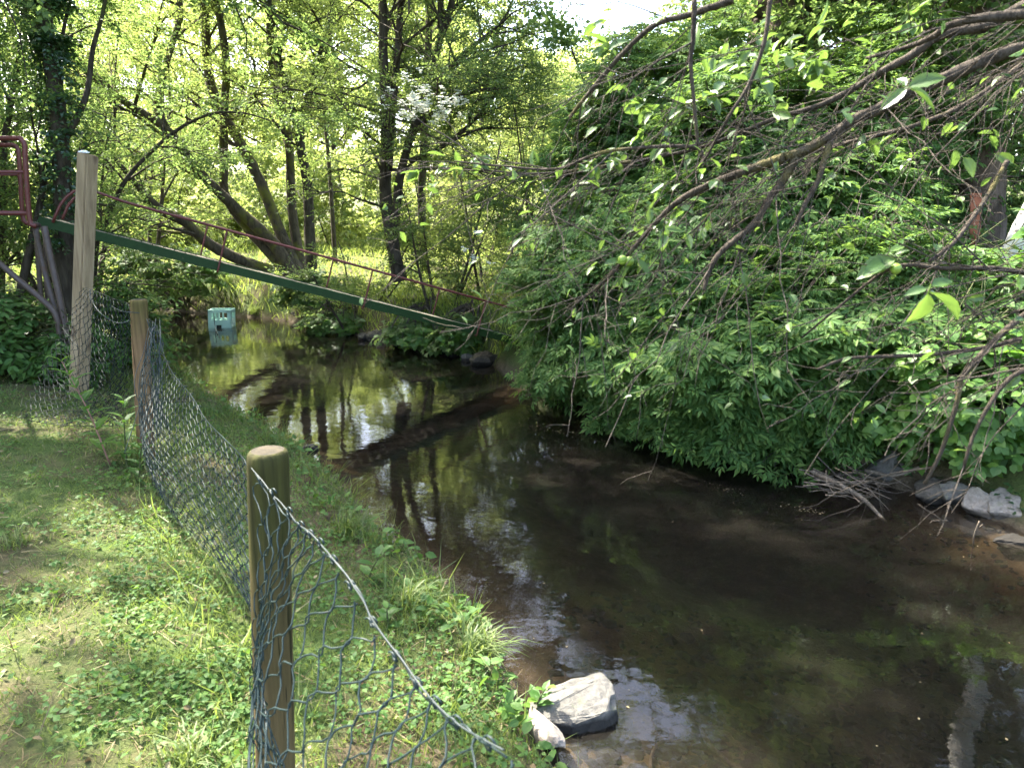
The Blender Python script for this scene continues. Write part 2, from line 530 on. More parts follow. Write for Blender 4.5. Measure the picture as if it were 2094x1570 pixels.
# ground: soil under the grass, mud and gravel under the water
t = NT('ground')
v = t_pos(t)
n1 = t.noise(v, 1.1, 6, .65)
n2 = t.noise(v, 9, 6, .7)
n3 = t.noise(v, 60, 4, .7)
soil = t.ramp(n2, [(.3, (.05, .04, .022)), (.7, (.12, .095, .055))])
green = t.ramp(n3, [(.3, (.03, .055, .014)), (.7, (.085, .12, .03))])
land = t.mixc(t.ramp(n1, [(.40, (0, 0, 0)), (.58, (1, 1, 1))]), soil, green)
bed = t.ramp(n2, [(.25, (.04, .033, .023)), (.55, (.10, .08, .055)), (.8, (.18, .142, .098))])
bed = t.mixc(t.ramp(n3, [(.4, (0, 0, 0)), (.62, (1, 1, 1))]), t.mixc(.5, bed, (.06, .04, .025)), bed)
sep = t.n('ShaderNodeSeparateXYZ'); t.l(v, sep.inputs[0])
mr = t.n('ShaderNodeMapRange'); t.l(sep.outputs[2], mr.inputs[0]); mr.inputs[1].default_value = .0; mr.inputs[2].default_value = .16
c = t.mixc(mr.outputs[0], bed, land)
M['ground'] = t.done(t.principled(c, .95, t.bump(n3, .7, .02), spec=.15))

# water: a clear brown film that mirrors by Fresnel, with small ripples
t = NT('stream_water')
v = t_pos(t)
mp = t.n('ShaderNodeMapping'); mp.inputs['Rotation'].default_value = (0, 0, .5); mp.inputs['Scale'].default_value = (1.0, 1.5, 1)
t.l(v, mp.inputs['Vector'])
w1 = t.noise(mp.outputs[0], 3.5, 2, .45, .4)
w2 = t.noise(mp.outputs[0], 15, 1, .4, .3)
w3 = t.noise(mp.outputs[0], 46, 2, .5, .2)
a3 = t.n('ShaderNodeMath', operation='MULTIPLY_ADD'); t.l(w3, a3.inputs[0]); a3.inputs[1].default_value = .05; t.l(w1, a3.inputs[2])
ad = t.n('ShaderNodeMath', operation='MULTIPLY_ADD'); t.l(w2, ad.inputs[0]); ad.inputs[1].default_value = .24; t.l(a3.outputs[0], ad.inputs[2])
nrm = t.bump(ad.outputs[0], .034, .05)
fr = t.n('ShaderNodeFresnel'); fr.inputs['IOR'].default_value = 1.34; t.l(nrm, fr.inputs['Normal'])
gl = t.n('ShaderNodeBsdfGlossy'); gl.inputs['Roughness'].default_value = .004; gl.inputs['Color'].default_value = (1, 1, 1, 1); t.l(nrm, gl.inputs['Normal'])
tp = t.n('ShaderNodeBsdfTransparent'); tp.inputs['Color'].default_value = (.92, .9, .86, 1)
df = t.n('ShaderNodeBsdfDiffuse'); df.inputs['Color'].default_value = (.046, .041, .033, 1)
m1 = t.n('ShaderNodeMixShader'); m1.inputs[0].default_value = .13
t.l(tp.outputs[0], m1.inputs[1]); t.l(df.outputs[0], m1.inputs[2])
m2 = t.n('ShaderNodeMixShader')
t.l(fr.outputs[0], m2.inputs[0]); t.l(m1.outputs[0], m2.inputs[1]); t.l(gl.outputs[0], m2.inputs[2])
va = t.n('ShaderNodeVolumeAbsorption'); va.inputs['Color'].default_value = (.27, .20, .09, 1); va.inputs['Density'].default_value = 6.2
t.l(va.outputs[0], t.out.inputs['Volume'])
M['water'] = t.done(m2.outputs[0])

# ------------------------------------------------------------------ terrain and water
LB = [(-1.2, -14), (.2, -3), (.35, .8)] + [tuple(on(x, y, .13)[:2] - np.array([.06, 0])) for x, y in
      ((1215, 1570), (1135, 1500), (1085, 1420), (1060, 1330), (1000, 1230), (890, 1115), (790, 1075), (735, 990), (690, 945),
       (620, 893), (530, 843), (450, 800), (395, 752), (340, 715))] + [(-6.9, 10.9), (-9.5, 12.3), (-22, 13.2)]
RB = [(5.2, -14), (4.4, -3), (4.1, 1.5), (3.6, 3.2)] + [tuple(on(x, y, 0)[:2]) for x, y in
      ((2094, 1085), (1980, 1040), (1860, 1005), (1650, 960), (1440, 890), (1250, 842), (1080, 795), (1005, 745), (920, 720),
       (780, 698), (650, 666), (560, 652), (480, 646), (400, 640), (330, 630))] + [(-11, 16.2), (-22, 17)]
LB = np.array(LB); RB = np.array(RB)
POLY = np.vstack([LB, RB[::-1]])

def seg_dist(X, Y, poly):
    d = np.full(X.shape, 1e9)
    for a, b in zip(poly[:-1], poly[1:]):
        ab = b - a
        tt = np.clip(((X - a[0]) * ab[0] + (Y - a[1]) * ab[1]) / (ab @ ab), 0, 1)
        d = np.minimum(d, np.hypot(X - a[0] - tt * ab[0], Y - a[1] - tt * ab[1]))
    return d

def inside(X, Y, poly):
    c = np.zeros(X.shape, bool)
    p = poly
    for (x1, y1), (x2, y2) in zip(p, np.roll(p, -1, 0)):
        cond = ((y1 > Y) != (y2 > Y))
        xi = (x2 - x1) * (Y - y1) / (y2 - y1 + 1e-12) + x1
        c ^= cond & (X < xi)
    return c

def sstep(x):
    x = np.clip(x, 0, 1)
    return x * x * (3 - 2 * x)

def wob(X, Y):
    return (np.sin(X * 2.1 + Y * 1.3) + np.sin(X * .9 - Y * 2.7 + 1) + .6 * np.sin(5.3 * X + 1.7 * Y + 2) + .6 * np.sin(4.1 * Y - 3.3 * X)) / 3.2

def terrain(X, Y):
    X = np.asarray(X, float); Y = np.asarray(Y, float)
    dl, dr = seg_dist(X, Y, LB), seg_dist(X, Y, RB)
    w = inside(X, Y, POLY)
    d = np.minimum(dl, dr)
    left = dl < dr
    left = dl < dr
    bedz = -.02 - np.where(left, .10 * sstep(d / .5) + .32 * sstep((d - .3) / 1.9), .42 * sstep(d / 1.1)) + .03 * wob(X * 2, Y * 2)
    zl = .14 * sstep((d + .06) / .22) + .28 * sstep(d / 1.9) + .04 * sstep(d / 4) + .02 * wob(X * 1.5, Y * 1.5) * sstep(d / .5)
    s = sstep((d - 3) / 60)
    zr = .55 * sstep((d + .05) / .55) + .35 * sstep(d / 5) + .04 * wob(X, Y) * sstep(d / .6)
    hill = 9 * sstep((Y - 55) / 110) + .9 * sstep((Y - 14) / 40)
    zr = zr + hill + .9 * sstep((X - 3.5) / 6) * sstep((12 - Y) / 6)
    z = np.where(left, zl + .4 * sstep((-X - 9) / 15), zr)
    return np.where(w, np.minimum(bedz, -.02), np.maximum(z, -.01))

def gz(x, y):
    return float(terrain(np.array([x]), np.array([y]))[0])

def axis(parts):
    return np.unique(np.concatenate([np.arange(a, b, s) for a, b, s in parts]))
xs = axis([(-220, -40, 12), (-40, -12, 1.5), (-12, -5, .25), (-5, 5, .09), (5, 12, .3), (12, 40, 1.5), (40, 221, 12)])
ys = axis([(-60, -12, 4), (-12, 0, .6), (0, 9, .09), (9, 18, .14), (18, 40, .7), (40, 100, 3), (100, 400, 12)])
GX, GY = np.meshgrid(xs, ys)
GZ = terrain(GX, GY)
fine = np.array([noise.noise((x * 6, y * 6, 0)) + .5 * noise.noise((x * 17, y * 17, 3)) for x, y in zip(GX.ravel(), GY.ravel())]).reshape(GX.shape)
GZ = GZ + .018 * fine * (np.abs(GX) < 14) * (GY > 0) * (GY < 24)
idx = np.arange(GX.size).reshape(GX.shape)
q = np.stack([idx[:-1, :-1], idx[:-1, 1:], idx[1:, 1:], idx[1:, :-1]], -1).reshape(-1, 4)
g = MB().add(np.stack([GX, GY, GZ], -1), [q]).obj('ground', M['ground'])
g['kind'] = 'structure'
wx, wy = axis([(-22, 6, .5)]), axis([(-14, 17.6, .5)])
WX, WY = np.meshgrid(wx, wy)
idx = np.arange(WX.size).reshape(WX.shape)
q = np.stack([idx[:-1, :-1], idx[:-1, 1:], idx[1:, 1:], idx[1:, :-1]], -1).reshape(-1, 4)
cx = WX[:-1, :-1] + .25; cyy = WY[:-1, :-1] + .25
keep = (inside(cx, cyy, POLY) | (np.minimum(seg_dist(cx, cyy, LB), seg_dist(cx, cyy, RB)) < .75)).ravel()
bm = bmesh.new()
vmap = {}
def wv(i, z):
    if (i, z) not in vmap: vmap[(i, z)] = bm.verts.new((WX.ravel()[i], WY.ravel()[i], z))
    return vmap[(i, z)]
for qd in q[keep]:
    bm.faces.new([wv(int(i), 0.0) for i in qd]); bm.faces.new([wv(int(i), -1.2) for i in qd[::-1]])
for e in [e for e in bm.edges if len(e.link_faces) == 1 and e.verts[0].co.z > -.5]:
    a_, b_ = e.verts
    lo = {v_: bm.verts.new((v_.co.x, v_.co.y, -1.2)) for v_ in (a_, b_)}
    l0 = e.link_faces[0].loops
    vs0 = [l_.vert for l_ in l0]
    fwd = vs0[(vs0.index(a_) + 1) % 4] is b_
    bm.faces.new([b_, a_, lo[a_], lo[b_]] if fwd else [a_, b_, lo[b_], lo[a_]])
bmesh.ops.remove_doubles(bm, verts=list(bm.verts), dist=1e-4)
me = bpy.data.meshes.new('stream_water'); bm.to_mesh(me); bm.free(); me.materials.append(M['water'])
w = bpy.data.objects.new('stream_water', me); COL.objects.link(w)
w['kind'] = 'structure'

# ------------------------------------------------------------------ trees
SPRAYS = {}
def sprays(kind):
    if kind not in SPRAYS:
        p = {'small': ('d', .30, 12, .17), 'long': ('d', .2, 12, .26), 'broad': ('d', .36, 9, .28), 'clump': ('d', .34, 10, .30),
             'ivy': ('d', .42, 8, .26), 'fine': ('d', .28, 16, .13)}[kind]
        SPRAYS[kind] = [spray_t(leaf_t(p[0], p[1], .07, .12), p[2], p[3], s, .7) for s in range(4)]
    return SPRAYS[kind]

SUNGAPS = [(on(x, y, z), r_) for x, y, z, r_ in ((60, 870, .45, .30), (330, 900, .4, .2), (110, 1030, .45, .22), (300, 1045, .45, .2), (-60, 1010, .45, .2), (90, 1215, .45, .10), (480, 1085, .42, .12), (620, 865, .3, .28),
           (520, 850, .3, .22), (1080, 1330, .25, .14), (1000, 1255, .2, .10), (850, 1150, .25, .08), (400, 1500, .45, .08),
           (1490, 1096, 0, .16), (1570, 1086, 0, .12), (1640, 1400, 0, .05), (1330, 1545, -.1, .25), (1230, 1540, -.1, .2), (430, 1300, .45, .15))] + [(at(885, 208, 10.0), .35), (at(450, 700, 11.5) * [1, 1, 0], .5)]
def sun_open(P, grow=.1):  # foliage is cut away along the sun's path to lay patches of light
    """False for foliage that stands in one of the gaps"""
    ok = np.ones(len(P), bool)
    for c, r_ in SUNGAPS:
        v = P - c
        along = v @ sun_dir
        d = np.linalg.norm(v - along[:, None] * sun_dir, axis=1)
        ok &= ~((d < r_ + grow) & (along > .4))
    return ok

def interp_poly(P, t):
    """P (M,N,3) at t (M,K) in 0..1 -> points and tangents (M,K,3)"""
    M_, N, _ = P.shape
    s = np.clip(t * (N - 1), 0, N - 1.001)
    i = s.astype(int)
    f = (s - i)[..., None]
    m = np.arange(M_)[:, None]
    a, b = P[m, i], P[m, i + 1]
    return a + (b - a) * f, norm(b - a)

def shoot(p0, d, L, n=5, droop=.1, r=None, wig=.05):
    """M curved shoots from p0 in direction d of length L -> (M,n,3)"""
    s = np.linspace(0, 1, n)
    P = p0[:, None, :] + d[:, None, :] * (L[:, None] * s[None])[..., None]
    P[..., 2] -= (L * droop)[:, None] * s[None] ** 2
    j = r.normal(0, 1, P.shape) * (wig * L)[:, None, None] * s[None, :, None]
    return P + j

def tree(name, label, cat, stems, bark, leafmat, spray='small', slen=.4, n1=18, len1=2.2, n2=7, k3=5, start=.2, el=(22, 20),
         droop=.12, group=None, seed=0, sides=9, sub=.42, stem_name='trunk', extra=None, rough=.06, lod=0):
    r = np.random.default_rng(seed)
    base = np.asarray(stems[0][0][:3], float)
    root = thing(name, label, cat, base, group)
    allP, dirs = [], []
    tw = MB()
    for si, st in enumerate(stems):
        st = np.asarray(st, float)
        D = spline(st, max(10, int(6 * len(st))))
        V, f = tube1(D[:, :3], np.maximum(D[:, 3], .008), sides, True, rough, seed + si)
        MB().add(V, f).obj(stem_name, bark, root)
        P = D[None, :, :3]
        ln = np.linalg.norm(np.diff(D[:, :3], axis=0), axis=1).sum()
        k = max(4, int(n1 * min(1.5, ln / 6)))
        tt = np.sort(r.uniform(start, 1.0, k))[None]
        p, tan = interp_poly(P, tt)
        p, tan = p[0], tan[0]
        az = np.arange(k) * 2.4 + r.uniform(0, 6) + r.normal(0, .4, k)
        e = np.radians(r.normal(el[0], el[1], k))
        d = np.stack([np.cos(az) * np.cos(e), np.sin(az) * np.cos(e), np.sin(e)], 1)
        d = norm(d + .35 * tan)
        L = len1 * (1.15 - .6 * tt[0]) * r.uniform(.6, 1.15, k)
        nb = 4 if lod else 6
        B1 = shoot(p, d, L, nb, droop, r, .03)
        r0 = np.minimum(.012 * L + .004, np.interp(tt[0], np.linspace(0, 1, len(D)), D[:, 3]) * .6)
        V, f = tubes(B1, r0[:, None] * np.linspace(1, .25, nb)[None], 3 if lod else 5)
        tw.add(V, f)
        t2 = r.uniform(.18, 1.0, (k, n2))
        p2, tan2 = interp_poly(B1, t2)
        p2 = p2.reshape(-1, 3); tan2 = tan2.reshape(-1, 3)
        d2 = norm(tan2 * .8 + r.normal(0, .6, tan2.shape) * [1, 1, .6] + [0, 0, .08])
        L2 = np.repeat(L, n2) * sub * r.uniform(.5, 1.2, len(p2))
        nb = 3 if lod else 4
        B2 = shoot(p2, d2, L2, nb, droop * 1.3, r, .05)
        V, f = tubes(B2, (np.repeat(r0, n2) * .42)[:, None] * np.linspace(1, .3, nb)[None], 3)
        tw.add(V, f)
        t3 = np.concatenate([r.uniform(.15, 1.0, (len(p2), k3 - 1)), np.full((len(p2), 1), .97)], 1)
        p3, tan3 = interp_poly(B2, t3)
        d3 = norm(tan3.reshape(-1, 3) * .7 + r.normal(0, .55, (len(p2) * k3, 3)) * [1, 1, .5])
        allP.append(p3.reshape(-1, 3)); dirs.append(d3)
    tw.obj('branch_network', bark, root, kind='stuff')
    P = np.concatenate(allP); Dv = np.concatenate(dirs)
    if extra is not None:
        P = np.vstack([P, extra[0]]); Dv = np.vstack([Dv, extra[1]])
    kp = sun_open(P - 0, slen * .35)
    P, Dv = P[kp], Dv[kp]
    fo = MB()
    for vi, (tv, tf) in enumerate(sprays(spray)):
        m = np.arange(len(P)) % 4 == vi
        up = np.tile(UP, (m.sum(), 1)) + r.normal(0, .35, (m.sum(), 3))
        V, f = place(tv, tf, P[m], Dv[m], up, slen * r.uniform(.7, 1.25, m.sum()))
        fo.add(V, f)
    fo.obj('foliage', leafmat, root, smooth=False, kind='stuff')
    return root, P

def tr(pts, ext=None):
    """trace in photo pixels -> world polyline with radius"""
    out = [list(at(x, y, Y)) + [r] for x, y, Y, r in pts]
    if ext: out += [list(p) for p in ext]
    return out

def auto_stem(x, y, H, r0, seed, lean=(0, 0), n=6, sink=.15):
    r = np.random.default_rng(seed)
    z = gz(x, y) - sink
    out = []
    for i in range(n):
        s = i / (n - 1)
        out.append([x + lean[0] * s + r.normal(0, .06) * H * .25 * s, y + lean[1] * s + r.normal(0, .06) * H * .25 * s, z + H * s, max(r0 * (1 - .85 * s), .01)])
    return out

def top(p, dx, dy, H, r):
    """extend a traced stem above the frame"""
    p = np.asarray(p[-1][:3])
    return [[p[0] + dx * .5, p[1] + dy * .5, p[2] + H * .5, r * .6], [p[0] + dx, p[1] + dy, p[2] + H, r * .15]]

# many-stemmed alder on the far bank
st = []
a = tr([(603, 575, 14, .15), (560, 500, 14, .12), (470, 415, 13.8, .095), (400, 345, 13.5, .085), (340, 265, 13.2, .075), (250, 205, 12.8, .065), (150, 120, 12.3, .075), (40, 15, 11.8, .06)])
st.append(a + top(a, -1.5, -.5, 3, .05))
a = tr([(590, 560, 14.1, .12), (470, 420, 14.1, .085), (458, 330, 14.1, .08), (458, 230, 14, .075), (462, 130, 14, .07), (448, 30, 14, .065), (440, 0, 14, .06)])
st.append(a + top(a, -.3, .3, 4.5, .08))
a = tr([(612, 565, 14.2, .14), (575, 480, 14.3, .11), (535, 380, 14.4, .10), (490, 290, 14.5, .095), (445, 215, 14.5, .09), (425, 140, 14.5, .085), (420, 60, 14.5, .08), (415, 0, 14.5, .075)])
st.append(a + top(a, -.4, .2, 4, .09))
a = tr([(560, 555, 13.9, .11), (500, 535, 13.7, .1), (430, 500, 13.4, .095), (380, 455, 13.2, .085), (330, 430, 13.0, .075), (290, 390, 12.8, .06)])
st.append(a + [list(at(240, 330, 12.5)) + [.03]])
a = tr([(340, 265, 13.2, .07), (322, 215, 13.2, .065), (340, 130, 13.2, .055), (365, 50, 13.2, .05), (368, 0, 13.2, .045)])
st.append(a + top(a, .2, 0, 4, .04))
a = tr([(618, 570, 14.3, .11), (597, 430, 14.5, .09), (590, 290, 14.5, .08), (565, 180, 14.5, .085), (553, 80, 14.5, .075), (555, 0, 14.5, .07)])
st.append(a + top(a, .3, .3, 4.5, .07))
tree('alder_tree', 'many-stemmed alder leaning left over the far bank behind the green ramp', 'tree', st, M['bark_moss'], M['willow'],
     'small', .28, 15, 2.3, 8, 7, .22, seed=1)
# two straight trunks right of it
a = tr([(637, 575, 13.6, .12), (632, 470, 13.7, .10), (627, 370, 13.8, .09), (612, 270, 13.8, .085), (640, 170, 13.8, .075), (668, 80, 13.8, .08), (680, 0, 13.8, .07)])
st = [a + top(a, .4, .2, 4.5, .07)]
a = tr([(612, 270, 13.8, .08), (590, 200, 13.8, .07), (570, 120, 13.7, .05), (556, 40, 13.7, .045)])
st.append(a + top(a, -.3, 0, 4, .04))
tree('alder_tree', 'upright dark alder with one bent fork, between the leaning alder and the blossoming hawthorn', 'tree', st, M['bark'], M['willow'],
     'small', .28, 18, 2.0, 8, 7, .2, seed=2)
# hawthorn with white blossom
st = []
a = tr([(818, 575, 11.2, .115), (803, 500, 11.2, .10), (788, 400, 11.2, .09), (790, 300, 11.2, .085), (788, 200, 11.2, .075), (783, 100, 11.2, .065), (782, 0, 11.2, .06)])
st.append(a + top(a, -.2, .1, 3.5, .05))
a = tr([(795, 350, 11.2, .06), (800, 250, 11.3, .06), (812, 120, 11.3, .05), (820, 0, 11.3, .045)])
st.append(a + top(a, .3, .1, 3, .04))
a = tr([(808, 480, 11.2, .07), (815, 380, 11.1, .065), (838, 285, 11.1, .06), (872, 190, 11.0, .055), (900, 80, 11.0, .05), (925, 0, 11.0, .045)])
st.append(a + top(a, .7, 0, 3, .04))
a = tr([(840, 280, 11.1, .04), (880, 235, 10.9, .035), (960, 190, 10.6, .025), (1040, 180, 10.4, .012)])
st.append(a)
st.append([list(at(900, 60, 11.0)) + [.045], [-.9, 11, 5.4, .04], [-.2, 10.9, 6.3, .035], [.5, 10.8, 7.0, .025], [1.3, 10.7, 7.5, .012]])
st.append([list(at(838, 330, 11.1)) + [.04], list(at(920, 290, 10.9)) + [.03], list(at(1000, 210, 10.8)) + [.022], list(at(1050, 120, 10.7)) + [.01]])
st.append([list(at(872, 190, 11.0)) + [.04], list(at(950, 110, 10.9)) + [.03], list(at(1030, 40, 10.8)) + [.02], list(at(1060, -40, 10.7)) + [.01]])
st.append([list(at(782, 20, 11.2)) + [.05], [-1.9, 11.1, 6.3, .045], [-1.5, 11, 7.6, .035], [-.9, 10.9, 8.6, .015]])
haw, hP = tree('hawthorn_tree', 'dense small-leaved hawthorn with white blossom above the middle of the ramp', 'tree', st, M['bark'], M['hawthorn'],
               'small', .23, 28, 1.75, 8, 9, .12, (10, 22), seed=3)
r = np.random.default_rng(5)
bl = MB()
c0 = at(885, 208, 10.0)
for cen, n, sd in ((c0, 200, .15), (at(850, 215, 10.1), 140, .13), (at(925, 205, 10), 110, .13), (at(990, 505, 10.2), 30, .15), (at(800, 190, 10.2), 40, .14), (at(880, 150, 10.2), 30, .14)):
    ku = max(4, n // 11)
    p = (cen + r.normal(0, sd * 1.25, (ku, 3)) * [1.2, .8, .7])[r.integers(0, ku, n)] + r.normal(0, .026, (n, 3))
    for q_ in range(5):
        ang = q_ * 1.2566
        d = np.stack([np.full(n, math.cos(ang)), np.full(n, math.sin(ang)), r.normal(.1, .2, n)], 1)
        V, f = place(*leaf_t('d', .42, .05, 0), p, d, np.tile([0, -.8, .8], (n, 1)) + r.normal(0, .3, (n, 3)), .027)
        bl.add(V, f)
p = hP[r.choice(len(hP), 260)] + r.normal(0, .05, (260, 3))
for q_ in range(5):
    ang = q_ * 1.2566
    V, f = place(*leaf_t('d', .42, .05, 0), p, np.stack([np.full(260, math.cos(ang)), np.full(260, math.sin(ang)), r.normal(.1, .2, 260)], 1), np.tile([0, -.5, 1.0], (260, 1)), .022)
    bl.add(V, f)
bl.obj('blossom', M['blossom'], haw, smooth=False, kind='stuff')
a = tr([(868, 560, 15, .085), (862, 400, 15, .08), (872, 200, 15, .07), (880, 0, 15, .065)])  # added tree: its high crown keeps the sky out of the water's reflection
tree('alder_tree', 'high thin alder added close behind the hawthorn to screen the sky from the water', 'tree', [a + [[-1.4, 15, 6.8, .06], [-1.0, 14.8, 8.4, .05], [-.4, 14.6, 10.2, .02]], a[-1:] + [[-1.1, 14.6, 6.6, .05], [.0, 14.2, 7.6, .035], [1.4, 13.8, 8.4, .012]]],
     M['bark'], M['willow'], 'small', .34, 26, 2.4, 8, 8, .42, (20, 25), seed=31, lod=1)
# slender trunks behind
for k, (px, Y, H, rr, lab) in enumerate(((690, 17.5, 11, .06, 'slender straight young tree behind the ramp, left of the hawthorn trunk'),)):
    x = (px - 1047) / F * Y
    tree('young_tree', lab, 'tree', [auto_stem(x, Y, H, rr, 40 + k)], M['bark'], M['willow'], 'small', .42, 22, 1.8, 5, 4, .25, group='young trees on the meadow edge', seed=40 + k, sides=7)

# ivy-clad tree on the left bank
a = tr([(137, 690, 8.2, .125), (133, 560, 8.2, .11), (130, 440, 8.2, .10), (124, 300, 8.2, .085), (112, 180, 8.2, .08), (95, 60, 8.2, .07), (85, 0, 8.2, .07)])
st = [a + top(a, -.2, -.2, 7.5, .09)]
a = tr([(127, 300, 8.2, .035), (175, 200, 8.4, .03), (190, 100, 8.6, .025), (215, 0, 8.6, .02)])
st.append(a + [[-4.1, 8.6, 5.4, .03], [-3.3, 8.9, 6.7, .025], [-2.3, 9.0, 7.7, .012]])  # stem led on out of view, shaped to shade the water
r = np.random.default_rng(8)
D = spline(np.array(st[0]), 60)
n = 2900
t_ = r.uniform(.1, .72, n) * 59
ii = t_.astype(int)
ang = r.uniform(0, 6.283, n)
out = np.stack([np.cos(ang), np.sin(ang), np.zeros(n)], 1)
dens = r.uniform(0, 1, n) < np.interp(ii, [0, 14, 24, 43], [.25, .3, 1, 1])
ivp = (D[ii, :3] + out * (D[ii, 3] + r.uniform(0, .12, n) * np.interp(ii, [0, 20, 43], [.2, .8, 1.8]))[:, None])[dens]
ivd = norm(out * .6 + [0, 0, -.7] + r.normal(0, .4, (n, 3)))[dens]
ivt, P_ = tree('ivy_clad_tree', 'ivy-clad tree trunk standing behind the square timber post', 'tree', st, M['bark'], M['hazel'], 'broad', .27, 34, 2.8, 8, 9, .36, (15, 22), seed=6)
fo = MB()
for vi, (tv, tf) in enumerate(sprays('ivy')):
    m = np.arange(len(ivp)) % 4 == vi
    V, f = place(tv, tf, ivp[m], ivd[m], norm(ivd[m] * [1, 1, 0] + [0, 0, .6]), .19 * r.uniform(.7, 1.2, m.sum()))
    fo.add(V, f)
fo.obj('ivy', M['ivy'], ivt, smooth=False, kind='stuff')

# hedge-like small trees on the left, reaching over the lawn's edge; three unseen ones added for shade
for k, (x, y, H, L1, lab) in enumerate(((-6.9, 9.3, 6.5, 1.9, 'leafy hazel filling the left edge beyond the red pipe guard'),
                                        (-7.6, 12.6, 6, 1.7, 'leafy hazel between the ivy-clad trunk and the leaning alder'),
                                        (-9.4, 6.4, 13, 3.6, 'tall unseen hazel at the far left, added to shade the lawn'),
                                        (-8.6, 17.2, 8, 2.0, 'hazel on the far bank behind the top of the green ramp'),
                                        (-11.5, 11.0, 13, 3.4, 'high unseen hazel beyond the pipe platform, added for shade'),
                                        (-5.9, 8.0, 5.2, 1.6, 'hazel whose pale leaves hang in front of the ivy-clad trunk'),
                                        (-9.0, 1.6, 9, 2.6, 'unseen hazel left of the camera, added to shade the lawn'))):
    st = []
    for j in range(4):
        ang = j * 1.6 + k
        st.append(auto_stem(x + .25 * math.cos(ang), y + .25 * math.sin(ang), H * (1 - .12 * j), .055, 60 + 7 * k + j, (1.3 * math.cos(ang), 1.3 * math.sin(ang))))
    if k == 0:
        e0 = at(190, 500, 9.6)
        st.append([[x + .3, y, gz(x, y) - .1, .04], [(x + e0[0]) / 2, y + .1, e0[2] * .6, .035]] + tr([(190, 500, 9.6, .032), (250, 380, 9.6, .028), (300, 320, 9.6, .025), (360, 268, 9.6, .022), (430, 234, 9.6, .018), (500, 232, 9.6, .012), (560, 250, 9.6, .006)]))
    tree('hazel_tree', lab, 'tree', st, M['bark'], M['hazel'] if k != 3 else M['willow'], 'broad' if k in (2, 4, 6) else 'small', .27 if k in (0, 1, 3, 5) else .58, 17, L1, 7, 7 if k in (0, 1, 3, 5) else 4, .42 if k == 5 else .12, (15, 25), .18, group='hazels along the left bank', seed=60 + k, sides=6, stem_name='stem', lod=1)

# sunlit trees beyond the meadow
BT = [(60, 27, 15, 'first', ), (250, 31, 16), (420, 26, 15), (560, 34, 18), (700, 29, 15), (860, 33, 17), (985, 27, 9.4), (330, 42, 20), (930, 44, 17), (650, 46, 20), (1080, 40, 10.2), (1160, 47, 10.6),
      (1250, 42, 9.5), (1440, 33, 13), (1500, 30, 15), (1580, 27, 15), (1720, 24, 14), (1890, 22, 14), (2040, 25, 15)]
LABS = ['sunlit tree beyond the meadow above the red pipe guard at the left edge', 'sunlit tree beyond the meadow seen past the ivy-clad trunk', 'sunlit tree behind the leaning alder stems',
        'tall sunlit tree behind the gap between the two alders', 'yellow-green tree behind the thin young trunks', 'tall yellow-green tree behind the hawthorn crown',
        'low round sunlit tree right of the hawthorn', 'highest far tree behind the alder stems on the left', 'far sunlit tree whose top borders the white sky gap on the left',
        'highest far tree behind the hawthorn and the alder', 'low far tree below the sky gap, left one of three', 'low far tree below the sky gap, middle one of three', 'low far tree below the sky gap, right one of three',
        'leafy tree bordering the sky gap on the right', 'leafy tree behind the top of the elder bushes', 'dark tree behind the thick oak trunk', 'leafy tree right of the thick oak trunk',
        'leafy tree behind the highest plum limb', 'leafy tree behind the bank at the upper right corner']
for k, b in enumerate(BT):
    px, Y, H = b[:3]
    H = min(H, 2.2 + Y * (.27 if px < 1000 or px > 1300 else .145))
    x = (px - 1047) / F * Y
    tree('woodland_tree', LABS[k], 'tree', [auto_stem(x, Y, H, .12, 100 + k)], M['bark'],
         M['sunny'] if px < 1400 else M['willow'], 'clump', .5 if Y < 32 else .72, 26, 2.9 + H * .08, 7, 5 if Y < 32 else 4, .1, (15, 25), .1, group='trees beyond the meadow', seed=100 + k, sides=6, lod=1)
# far wooded hill
r = np.random.default_rng(77)
for k in range(5):
    px = 1090 + 50 * k
    Y = 75 + r.uniform(0, 30)
    x = (px - 1047) / F * Y
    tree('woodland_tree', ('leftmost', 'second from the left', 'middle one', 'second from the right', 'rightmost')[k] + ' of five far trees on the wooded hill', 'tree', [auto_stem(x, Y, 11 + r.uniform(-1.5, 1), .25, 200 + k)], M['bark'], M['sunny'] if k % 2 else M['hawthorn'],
         'clump', 1.6, 16, 3.8, 5, 3, .08, group='far trees on the wooded hill', seed=200 + k, sides=5, lod=1)

# bushes on the far bank between the trunks
for k, (px, Y, H, L1, mat, lab) in enumerate(((900, 11.6, 2.6, 1.0, 'hawthorn', 'low bush under the hawthorn behind the lower end of the ramp'),
                                              (1000, 12.5, 3.2, 1.2, 'sunny', 'pale sunlit bush behind the handrail end, beside the elder'),
                                              (735, 12.3, 1.5, .8, 'hawthorn', 'knee-high bush between the alder foot and the hawthorn foot'),
                                              (1120, 11.5, 3.6, 1.3, 'hazel', 'loose bush standing behind the left edge of the elder'),
                                              (980, 16, 4.5, 1.6, 'sunny', 'bright bush on the meadow right of the hawthorn trunk'))):
    x = (px - 1047) / F * Y
    st = [auto_stem(x + .2 * math.cos(j * 2), Y + .2 * math.sin(j * 2), H * (1 - .1 * j), .03, 300 + 9 * k + j, (.8 * math.cos(j * 2.1), .8 * math.sin(j * 2.1))) for j in range(4)]
    tree('bank_bush', lab, 'bush', st, M['bark'], M[mat], 'small', .26, 16, L1, 6, 6, .05, (12, 28), .2, group='bushes on the far bank', seed=300 + k, sides=5, stem_name='stem', lod=1)

